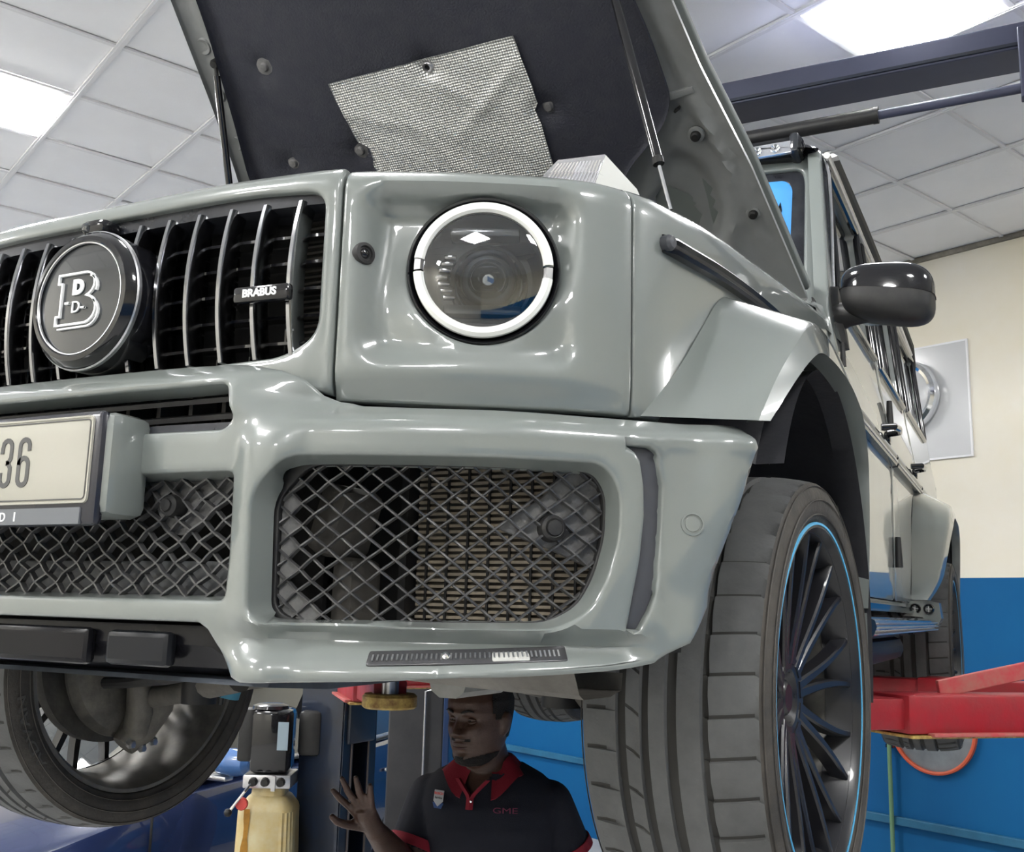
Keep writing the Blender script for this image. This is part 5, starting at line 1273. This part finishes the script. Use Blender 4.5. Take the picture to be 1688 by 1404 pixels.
# profile along y (front is -y): lower body with curved sides
def nbody():
    st = [(-2.35, .42, .62, .62), (-2.28, .30, .72, .78), (-1.9, .24, .84, .86), (-1.2, .20, .93, .895), (-.75, .20, .99, .90), (.2, .20, 1.00, .91), (1.2, .20, 1.02, .905), (1.9, .22, 1.05, .87), (2.35, .32, 1.03, .80), (2.42, .45, .95, .72)]
    rows = []
    for y, zb, zt, hw in st:
        r = []
        for x, z in ((0, zt), (.55, zt - .006), (.84, zt - .03), (.955, zt - .075), (1.0, zt - .16), (1.0, (zt + zb) / 2 - .02), (.985, zb + .14), (.93, zb), (0, zb)): r.append((x * hw, y, z))
        rows.append([(-x, y_, z) for x, y_, z in r[::-1]][1:-1] + r)
    return G().loft(rows, True, True)
nb = nbody().out('lower_body', 'carnavy', NC, ang=40)
rows = []
for y, zt, hw, hb in ((-.95, .985, .70, .82), (-.60, 1.20, .66, .83), (-.20, 1.39, .60, .83), (.3, 1.445, .585, .83), (.9, 1.435, .58, .83), (1.4, 1.33, .59, .82), (1.95, 1.06, .68, .80)):
    rows.append([(-hb, y, .97), (-(hb + hw) / 2, y, (.97 + zt) / 2), (-hw, y, zt - .035), (-hw * .7, y, zt), (0, y, zt + .008), (hw * .7, y, zt), (hw, y, zt - .035), ((hb + hw) / 2, y, (.97 + zt) / 2), (hb, y, .97)])
G().loft(rows, False, True).out('window_glass', 'glass', NC, ang=40)
rows = [[(r[2][0] * 1.0, r[2][1], r[2][2] + .006)] + [(p[0], p[1], p[2] + .012) for p in r[3:6]] + [(r[6][0], r[6][1], r[6][2] + .006)] for r in rows[2:6]]
G().loft(rows).out('roof_panel', 'carnavy', NC)
for sx_ in (1, -1):
    f = lambda x, y, z: (sx_ * x, y, z)
    G().tube([f(.80, -.98, 1.0), f(.685, -.58, 1.19), f(.615, -.18, 1.375), f(.60, .3, 1.43), f(.595, .9, 1.42), f(.61, 1.4, 1.31), f(.70, 1.95, 1.05)], .022, 8).out('side_pillar', 'silver', NC)
    G().box(f(.70, .42, 1.18), (.05, .07, .45), Matrix.Rotation(sx_ * .42, 3, 'Y')).out('door_pillar', 'gloss', NC)
    G().tube([f(.845, -.75, .985), f(.86, .2, 1.0), f(.855, 1.2, 1.01), f(.80, 1.9, 1.03)], .010, 6).out('belt_trim', 'silver', NC)
    G().box(f(.905, -1.06, .60), (.012, .006, .66)).out('door_gap', 'dark', NC, False); G().box(f(.918, .42, .60), (.008, .006, .66)).out('door_gap', 'dark', NC, False)
    for yy in (.26, 1.2): G().box(f(.922, yy, .80), (.02, .16, .022), None, .008).out('door_handle', 'silver', NC)
    rows = []
    for k, (dx, w_) in enumerate(((0, .6), (.04, .95), (.12, 1), (.19, .85), (.215, .4))): rows.append([f(.90 + dx, -.62 + .06 * w_ * math.cos(a), 1.06 + .075 * w_ * math.sin(a) + .01 * (a > 3.2)) for a in np.linspace(0, 2 * math.pi, 16, endpoint=False)])
    m_ = G().loft(rows, True, True).out('side_mirror', mat('mirror_blue', (.06, .14, .34), .25, coat=1.0), NC)
    G().box(f(.93, -.62, .985), (.13, .07, .025), None, .008).out('mirror_stalk', 'silver', NC)
    for yy in (-1.45, 1.42):
        G().lathe([(.20, -.09), (.30, -.10), (.325, -.07), (.325, .07), (.30, .10), (.20, .09)], 40, f(.80, yy, .325), 'x', True).out('wheel_tyre', 'rubber', NC)
        w2 = G().lathe([(0, .0), (.05, .02), (.06, .0), (.20, .03), (.215, .05)] if sx_ > 0 else [(0, .0), (.05, -.02), (.06, .0), (.20, -.03), (.215, -.05)], 40, f(.85, yy, .325), 'x').out('wheel_disc', 'silver', NC)
    G().lathe([(0, .02), (.05, .015), (.075, 0), (.08, -.03)], 20, f(.62, -2.30, .66), 'y').out('headlamp', 'chrome', NC)
G().box((0, -2.34, .58), (.8, .05, .16), None, .02).out('front_grille', 'gloss', NC)
G().tube([(-.6, -1.02, 1.0), (0, -1.06, 1.01), (.6, -1.02, 1.0)], .02, 8).out('scuttle', 'blackp', NC)

# ================================================================== THE MECHANIC
PE = empty('person', 'person in navy polo shirt with red collar under car, right hand raised', 'person', (-.188, .918, 0), R(14))
def voxel(g, name, m, size, sm_it, parent, subdiv=False):
    o = mk(name, g.V, g.F, m, None, True); fixn(o)
    r = o.modifiers.new('r', 'REMESH'); r.mode = 'VOXEL'; r.voxel_size = size; r.adaptivity = 0.0
    s_ = o.modifiers.new('s', 'SMOOTH'); s_.factor = 0.5; s_.iterations = sm_it
    dg = bpy.context.evaluated_depsgraph_get(); dg.update()
    me = bpy.data.meshes.new_from_object(o.evaluated_get(dg)); me.name = name
    old = o.data; o.modifiers.clear(); o.data = me; bpy.data.meshes.remove(old)
    if not me.materials: me.materials.append(MT[m])
    me.polygons.foreach_set('use_smooth', [True] * len(me.polygons)); o.parent = parent; return o
HC = Vector((-.022, -.056, 1.543)); HR = Matrix.Rotation(R(-25), 3, 'Z') @ Matrix.Rotation(R(2), 3, 'X')
def gz(x, c, s): return np.exp(-((x - c) / s) ** 2)
HS_ = 1.09
def head_rows(feat=True):
    zk = np.array([-.121, -.117, -.108, -.094, -.078, -.066, -.055, -.044, -.030, -.012, .004, .022, .05, .08, .102, .114, .120])
    wk = np.array([.012, .030, .043, .054, .062, .066, .0685, .070, .072, .074, .0755, .077, .0775, .069, .050, .028, .004])
    fk = np.array([-.045, -.066, -.082, -.087, -.084, -.088, -.088, -.087, -.089, -.088, -.087, -.092, -.092, -.078, -.055, -.030, -.004])
    bk = np.array([.010, .018, .026, .036, .050, .060, .068, .075, .082, .089, .094, .099, .101, .090, .066, .038, .004])
    Z = np.concatenate([np.linspace(-.121, .05, 76), np.linspace(.053, .120, 24)]); n = 120; rows = []
    for z in Z:
        w_, f, b = np.interp(z, zk, wk), np.interp(z, zk, fk), np.interp(z, zk, bk); row = []
        for k in range(n):
            a = 2 * math.pi * k / n; c, s = math.cos(a), math.sin(a); e = 2 / 2.35; x = w_ * math.copysign(abs(c) ** e, c); y = (b if s > 0 else -f) * math.copysign(abs(s) ** (e if s < 0 else .9), s)
            if feat and s < 0:
                ax = abs(x)
                nr = np.interp(z, [-.046, -.040, -.033, -.022, .0, .014, .03], [0, .009, .024, .021, .010, .004, 0]); y -= nr * gz(x, 0, .0125 + .004 * (z < -.02))
                y -= .010 * gz(ax, .0165, .008) * gz(z, -.033, .008)
                y += .013 * gz(ax, .031, .016) * gz(z, .002, .012)
                y -= .006 * gz(z, .021, .007) * gz(ax, .030, .024)
                y -= .0065 * gz(z, -.0555, .0045) * gz(ax, .0, .024) * (1 - .25 * gz(ax, 0, .004)); y -= .0080 * gz(z, -.0665, .0055) * gz(ax, 0, .021)
                y += .0040 * gz(z, -.0612, .0020) * gz(ax, 0, .021)
                y += .004 * gz(z, -.078, .006) * gz(ax, 0, .02); y -= .004 * gz(z, -.098, .010) * gz(ax, 0, .018)
                y -= .006 * gz(ax, .046, .018) * gz(z, -.022, .020); y += .003 * gz(ax, .030, .006) * gz(z, -.045, .014)
            row.append(HR @ (Vector((x, y, z)) * HS_) + HC)
        rows.append(row)
    return rows, Z, n
def ell(g, c, r, rot=None, n=20, k=12):
    rows = []
    for j in range(k + 1):
        b = -math.pi / 2 + math.pi * j / k; row = []
        for i in range(n):
            a = 2 * math.pi * i / n; v = Vector((r[0] * math.cos(b) * math.cos(a), r[1] * math.cos(b) * math.sin(a), r[2] * math.sin(b) ))
            if abs(math.cos(b)) < 1e-6: v = Vector((1e-4 * math.cos(a), 1e-4 * math.sin(a), v.z))
            row.append((rot @ v if rot is not None else v) + Vector(c))
        rows.append(row)
    g.loft(rows, True, True)
def torso(g, inf=0.0, z0=.90):
    st = [(.88, .175, .120, .01), (.98, .178, .125, .0), (1.06, .172, .125, -.005), (1.15, .178, .128, -.012), (1.24, .196, .130, -.016), (1.30, .206, .122, -.010), (1.345, .196, .104, -.004), (1.385, .150, .082, -.004), (1.412, .095, .066, -.006), (1.425, .070, .055, -.008)]
    rows = []
    for z, w_, d_, yc in st:
        if z < z0: continue
        rows.append([((w_ + inf) * math.copysign(abs(math.cos(a)) ** .85, math.cos(a)), yc + (d_ + inf) * math.copysign(abs(math.sin(a)) ** .9, math.sin(a)), z) for a in np.linspace(0, 2 * math.pi, 48, endpoint=False)])
    g.loft(rows, True, True)
SHR, ELR, WRR = (-.178, -.010, 1.300), (-.222, -.095, 1.115), (-.226, -.365, 1.272)
SHL, ELL_, WRL = (.178, .015, 1.298), (.258, .075, 1.10), (.235, -.08, .88)
g = G(); rows, Z, n = head_rows(); g.loft(rows, True, True)
ell(g, HR @ Vector((.086, .013, -.009)) + HC, (.012, .022, .036), HR @ Matrix.Rotation(.25, 3, 'Y')); ell(g, HR @ Vector((-.086, .013, -.009)) + HC, (.012, .022, .036), HR @ Matrix.Rotation(-.25, 3, 'Y'))
g.tube([(.0, .000, 1.34), (-.006, -.014, 1.40), (-.014, -.030, 1.45), (-.020, -.040, 1.49)], [.078, .070, .067, .064], 28)
torso(g)
def limb(g, pts, rr): 
    P = [np.array(p, float) for p in pts]; g.tube(P, rr, 18)
    for p, r_ in zip((P[0], P[-1]), (rr[0], rr[-1])): ell(g, tuple(p), (r_, r_, r_), None, 16, 10)
def mid(a, b, t): return tuple(np.array(a) * (1 - t) + np.array(b) * t)
limb(g, [SHR, mid(SHR, ELR, .5), ELR], [.062, .054, .044]); limb(g, [ELR, mid(ELR, WRR, .3), WRR], [.044, .045, .028])
limb(g, [SHL, mid(SHL, ELL_, .5), ELL_], [.062, .054, .044]); limb(g, [ELL_, mid(ELL_, WRL, .3), WRL], [.044, .045, .028])
def hand(g, wr, K, Mid, T, th):
    w_ = np.array(wr); kn = [np.array(k) for k in K]
    g.tube([w_, (w_ + kn[1] + kn[2]) / 3 + (kn[1] + kn[2] - 2 * w_) * .05, (kn[1] + kn[2]) / 2], [.027, .029, .024], 14)
    for k in kn: g.tube([w_ * .75 + k * .25, w_ * .35 + k * .65, k], [.014, .0135, .0115], 12); ell(g, tuple(k), (.0118,) * 3, None, 12, 8)
    for a, b, c in zip(kn, Mid, T):
        b = np.array(b); c = np.array(c); m2 = b + (c - b) * .5
        g.tube([a, (a + b) / 2, b, m2, c], [.0105, .0095, .0098, .0088, .0072], 12); ell(g, tuple(c), (.0074,) * 3, None, 12, 8)
    g.tube([np.array(p) for p in th], [.017, .0145, .0115, .0105, .0085], 12); ell(g, th[-1], (.0088,) * 3, None, 12, 8)
hand(g, WRR, [(-.262, -.438, 1.332), (-.246, -.446, 1.346), (-.229, -.446, 1.349), (-.213, -.438, 1.342)],
     [(-.288, -.474, 1.368), (-.262, -.486, 1.388), (-.232, -.486, 1.392), (-.205, -.472, 1.380)],
     [(-.296, -.506, 1.392), (-.270, -.513, 1.424), (-.233, -.512, 1.428), (-.200, -.494, 1.408)],
     [(-.236, -.385, 1.285), (-.258, -.415, 1.292), (-.279, -.452, 1.300), (-.291, -.480, 1.312), (-.297, -.500, 1.326)])
dz = np.array([0, -.02, -.085])
b0 = np.array(WRL)
hand(g, WRL, [tuple(b0 + (-.015 + .0, -.045 + .0, -.075)), tuple(b0 + (-.008, -.026, -.085)), tuple(b0 + (.0, -.008, -.085)), tuple(b0 + (.008, .010, -.078))],
     [tuple(b0 + (-.022, -.050, -.112)), tuple(b0 + (-.016, -.030, -.126)), tuple(b0 + (-.008, -.010, -.124)), tuple(b0 + (.0, .010, -.112))],
     [tuple(b0 + (-.038, -.046, -.140)), tuple(b0 + (-.034, -.028, -.158)), tuple(b0 + (-.026, -.010, -.154)), tuple(b0 + (-.016, .008, -.138))],
     [tuple(b0 + (-.006, -.015, -.015)), tuple(b0 + (-.018, -.035, -.035)), tuple(b0 + (-.030, -.052, -.060)), tuple(b0 + (-.038, -.058, -.080)), tuple(b0 + (-.042, -.060, -.098))])
for sg in (-1, 1):
    limb(g, [(sg * .095, .0, .90), (sg * .105, -.01, .70), (sg * .110, -.015, .49)], [.088, .078, .060]); limb(g, [(sg * .110, -.015, .49), (sg * .112, .012, .34), (sg * .115, .03, .09)], [.056, .056, .038])
    ell(g, (sg * .122, -.03, .055), (.042, .115, .045))
body = voxel(g, 'body', 'skin', .0045, 2, PE)
# eyes
for sg in (-1, 1):
    c = HR @ (Vector((sg * .031, -.0660, .003)) * HS_) + HC; g = G(); ell(g, c, (.0135,) * 3, None, 20, 14); e = g.out('eye', 'eyew', PE)
    d = (HR @ Vector((-.10, -1, -.05))).normalized(); g = G(); ell(g, c + d * .0058, (.0080,) * 3, None, 16, 10); g.out('iris', 'eyed', e)
    for zz, nm in ((.0046, 'upper_lid'), (-.0050, 'lower_lid')):
        pts = [HR @ (Vector((sg * .031 + x, -.0660 - math.sqrt(max(.0136 ** 2 - x * x - (zz * .9) ** 2, 1e-6)) - .0004, .003 + zz * (1 - (x / .016) ** 2))) * HS_) + HC for x in np.linspace(-.0115, .0115, 9)]
        G().tube(pts, .0036, 8).out(nm, 'skin', e)
    pts = [HR @ (Vector((sg * (.014 + .034 * t), -.0970 + .012 * t * t, .0235 + .006 * math.sin(t * 2.6))) * HS_) + HC for t in np.linspace(0, 1, 9)]
    G().tube(pts, [.0022, .0032, .0034, .0034, .0032, .003, .0026, .002, .0012], 8).out('eyebrow', 'hair', PE)
# hair cap and beard from the head's own surface
def shell(name, test, off, m):
    rows, Z, n = head_rows(); V = [p for r in rows for p in r]; F = []
    for i in range(len(rows) - 1):
        for j in range(n):
            a = 2 * math.pi * (j + .5) / n; z = (Z[i] + Z[i + 1]) / 2
            if test(math.cos(a), math.sin(a), z): F.append((i * n + j, i * n + (j + 1) % n, (i + 1) * n + (j + 1) % n, (i + 1) * n + j))
    o = mk(name, V, F, m, PE); me = o.data
    bm = bmesh.new(); bm.from_mesh(me); bmesh.ops.delete(bm, geom=[v for v in bm.verts if not v.link_faces], context='VERTS'); bmesh.ops.recalc_face_normals(bm, faces=bm.faces)
    for v in bm.verts:
        d = (v.co - HC); d.z *= .6; v.co += d.normalized() * off
    bm.to_mesh(me); bm.free(); me.polygons.foreach_set('use_smooth', [True] * len(me.polygons)); return o
shell('hair', lambda c, s, z: z > (.082 - .014 * abs(c)) or (s > -.25 and z > .005) or (s > .25 and z > -.045) or (abs(c) > .93 and z > .02), .0035, 'hair')
shell('beard', lambda c, s, z: s < .1 and z < -.101 + .020 * abs(c) and z > -.117 or (s < -.3 and abs(c) < .22 and z < -.090 and z > -.117) or (s < -.6 and abs(c) < .42 and -.0505 < z < -.0435), .0013, 'hair')
shell('lips', lambda c, s, z: s < -.6 and abs(c) < .30 and (-.0705 + .006 * (abs(c) / .3) ** 2 < z < -.0525 - .006 * (abs(c) / .3) ** 2), .0006, 'lips')
# polo shirt with a V opening
g = G(); torso(g, .010, .86)
limb(g, [SHR, mid(SHR, ELR, .72)], [.072, .072]); limb(g, [SHL, mid(SHL, ELL_, .66)], [.072, .070])
st = voxel(g, 'polo_shirt', 'shirt', .006, 4, PE)
bm = bmesh.new(); bm.from_mesh(st.data); dl = []
sR = (Vector(ELR) - Vector(SHR)).normalized(); sL = (Vector(ELL_) - Vector(SHL)).normalized(); lR = (Vector(ELR) - Vector(SHR)).length * .74; lL = (Vector(ELL_) - Vector(SHL)).length * .68
for f in bm.faces:
    c = f.calc_center_median()
    if c.y < -.02 and c.z > 1.335 and abs(c.x + .024) < (c.z - 1.335) * .95: dl.append(f)
    elif c.z > 1.424 or (c.z > 1.392 and math.hypot(c.x + .008, c.y + .012) < .108): dl.append(f)
    elif (c - Vector(SHR)).dot(sR) > lR and c.x < -.13 and c.z < 1.24 and abs(c.x) > .14 and (c - (Vector(SHR) + sR * (c - Vector(SHR)).dot(sR))).length < .075 and c.z > 1.10: dl.append(f)
    elif (c - Vector(SHL)).dot(sL) > lL and (c - (Vector(SHL) + sL * (c - Vector(SHL)).dot(sL))).length < .07 and c.x > .19: dl.append(f)
bmesh.ops.delete(bm, geom=dl, context='FACES'); bmesh.ops.delete(bm, geom=[v for v in bm.verts if not v.link_faces], context='VERTS'); bm.to_mesh(st.data); bm.free()
def cuff(name, S, E, t0, t1, r):
    S, E = Vector(S), Vector(E); u = (E - S).normalized(); a = S.lerp(E, t0); b = S.lerp(E, t1)
    x = u.orthogonal().normalized(); y = u.cross(x); rows = []
    for i in range(28):
        q = 2 * math.pi * i / 28; d = x * math.cos(q) + y * math.sin(q); rows.append([a + d * r, a + d * (r + .004), b + d * (r + .005), b + d * (r - .004), a.lerp(b, .3) + d * (r - .006)])
    G().loft(rows, True, False, True).out(name, 'redc', st)
cuff('sleeve_cuff', SHR, ELR, .60, .73, .0735); cuff('sleeve_cuff', SHL, ELL_, .56, .68, .0715)
def chest_y(x, z): return -.016 - (np.interp(z, [1.15, 1.24, 1.30, 1.345, 1.385, 1.412], [.128, .130, .122, .104, .082, .066]) + .011) * (max(1 - (abs(x) / np.interp(z, [1.15, 1.24, 1.30, 1.345, 1.385, 1.412], [.188, .206, .216, .206, .16, .105])) ** 2.2, .05)) ** .5
# collar: standing fold that falls into two points
rows = []
for t in np.linspace(0, 1, 41):
    a = R(-66 + 312 * t); fr = sm(.16, .0, t) + sm(.84, 1, t); c, s = math.cos(a), math.sin(a); a2 = a
    cx, cy = -.008, -.012
    p0 = Vector((cx + .070 * c, cy + .064 * s - .004, 1.414 - .030 * float(fr))); p1 = Vector((cx + .076 * c, cy + .072 * s, 1.438 - .040 * float(fr)))
    p2 = Vector((cx + .086 * c, cy + .084 * s, 1.430 - .042 * float(fr))); p3 = Vector((cx + (.124 - .010 * float(fr)) * c, cy + (.108 + .022 * float(fr)) * s, 1.392 - .062 * float(fr)))
    if s < .1: p3.y = min(p3.y, chest_y(p3.x, p3.z) - .010)
    p4 = p3 + Vector((-.004 * c, -.004 * s, -.003)); rows.append([p0, p1, p2, p3, p4])
G().loft(rows).out('collar', 'redc', st, ang=60)
g = G()
for sg in (-1, 1):
    rows = []
    for t in np.linspace(0, 1, 9):
        z = 1.300 + .078 * t; xo = -.024 + sg * ((z - 1.335) * .95 if z > 1.335 else 0); w_ = .014
        rows.append([(xo + sg * w_ * .9 + (0 if z > 1.335 else sg * -.002), chest_y(xo, z) - .002 - .006 * t, z), (xo, chest_y(xo, z) - .005 - .006 * t, z), (xo - sg * .003, chest_y(xo, z) + .004 - .004 * t, z)])
    g.loft(rows)
g.out('placket', 'redc', st)
for z in (1.322,): 
    g = G(); ell(g, (-.020, chest_y(-.02, z) - .007, z), (.004, .002, .004)); g.out('shirt_button', 'steel', st)
# chest badge (a pale shield) and embroidered letters
bx_, bz_ = -.122, 1.322; q = [(-.016, .020), (.016, .020), (.016, -.008), (0, -.022), (-.016, -.008)]
V = [(bx_ + x, chest_y(bx_ + x, bz_ + z) - .006, bz_ + z) for x, z in q]; V += [(x, y + .004, z) for x, y, z in V]
bd2 = mk('chest_badge', V, [(0, 1, 2, 3, 4)[::-1], (5, 6, 7, 8, 9)] + [(i, (i + 1) % 5, 5 + (i + 1) % 5, 5 + i) for i in range(5)], mat('badge_white', (.36, .37, .40), .6), st, False)
for body_, dzz, sz, mm in (('BOSCH', .012, .0092, 'redp'), ('Service', .001, .0085, 'ink')):
    V, F = txt(body_, sz, .0003, (1, 1), .0004); mk('badge_text', [(bx_ + x, chest_y(bx_ + x, bz_ + dzz) - .0072 - z, bz_ + dzz + y) for x, y, z in V], F, mm, bd2, False)
V = [(bx_ + x, chest_y(bx_ + x, bz_ + z) - .0045, bz_ + z) for x, z in [(-.019, -.012), (.019, -.012), (.012, -.027), (-.012, -.027)]]; mk('badge_base', V, [(0, 1, 2, 3)], mat('badge_blue', (.01, .05, .18), .6), bd2, False)
V, F = txt('GME', .026, .0004, (1.35, .85), 0); mk('embroidery', [(.080 + x, chest_y(.080 + x, 1.302) - .004 - z, 1.302 + y) for x, y, z in V], F, mat('red_thread', (.11, .01, .04), .7), st, False)
# trousers, belt, shoes
g = G()
for sg in (-1, 1): limb(g, [(sg * .095, .0, .93), (sg * .105, -.01, .70), (sg * .110, -.015, .49), (sg * .112, .012, .30), (sg * .115, .025, .07)], [.100, .092, .074, .070, .060])
torso(g, .002, .85); g.V = [v if v[2] < 1.02 else (v[0], v[1], 1.0) for v in g.V]
voxel(g, 'trousers', 'trous', .008, 3, PE)
for sg in (-1, 1):
    g = G(); ell(g, (sg * .122, -.04, .052), (.052, .140, .052)); g.box((sg * .122, -.04, .012), (.095, .27, .024), None, .008); g.out('shoe', 'rubber', PE)
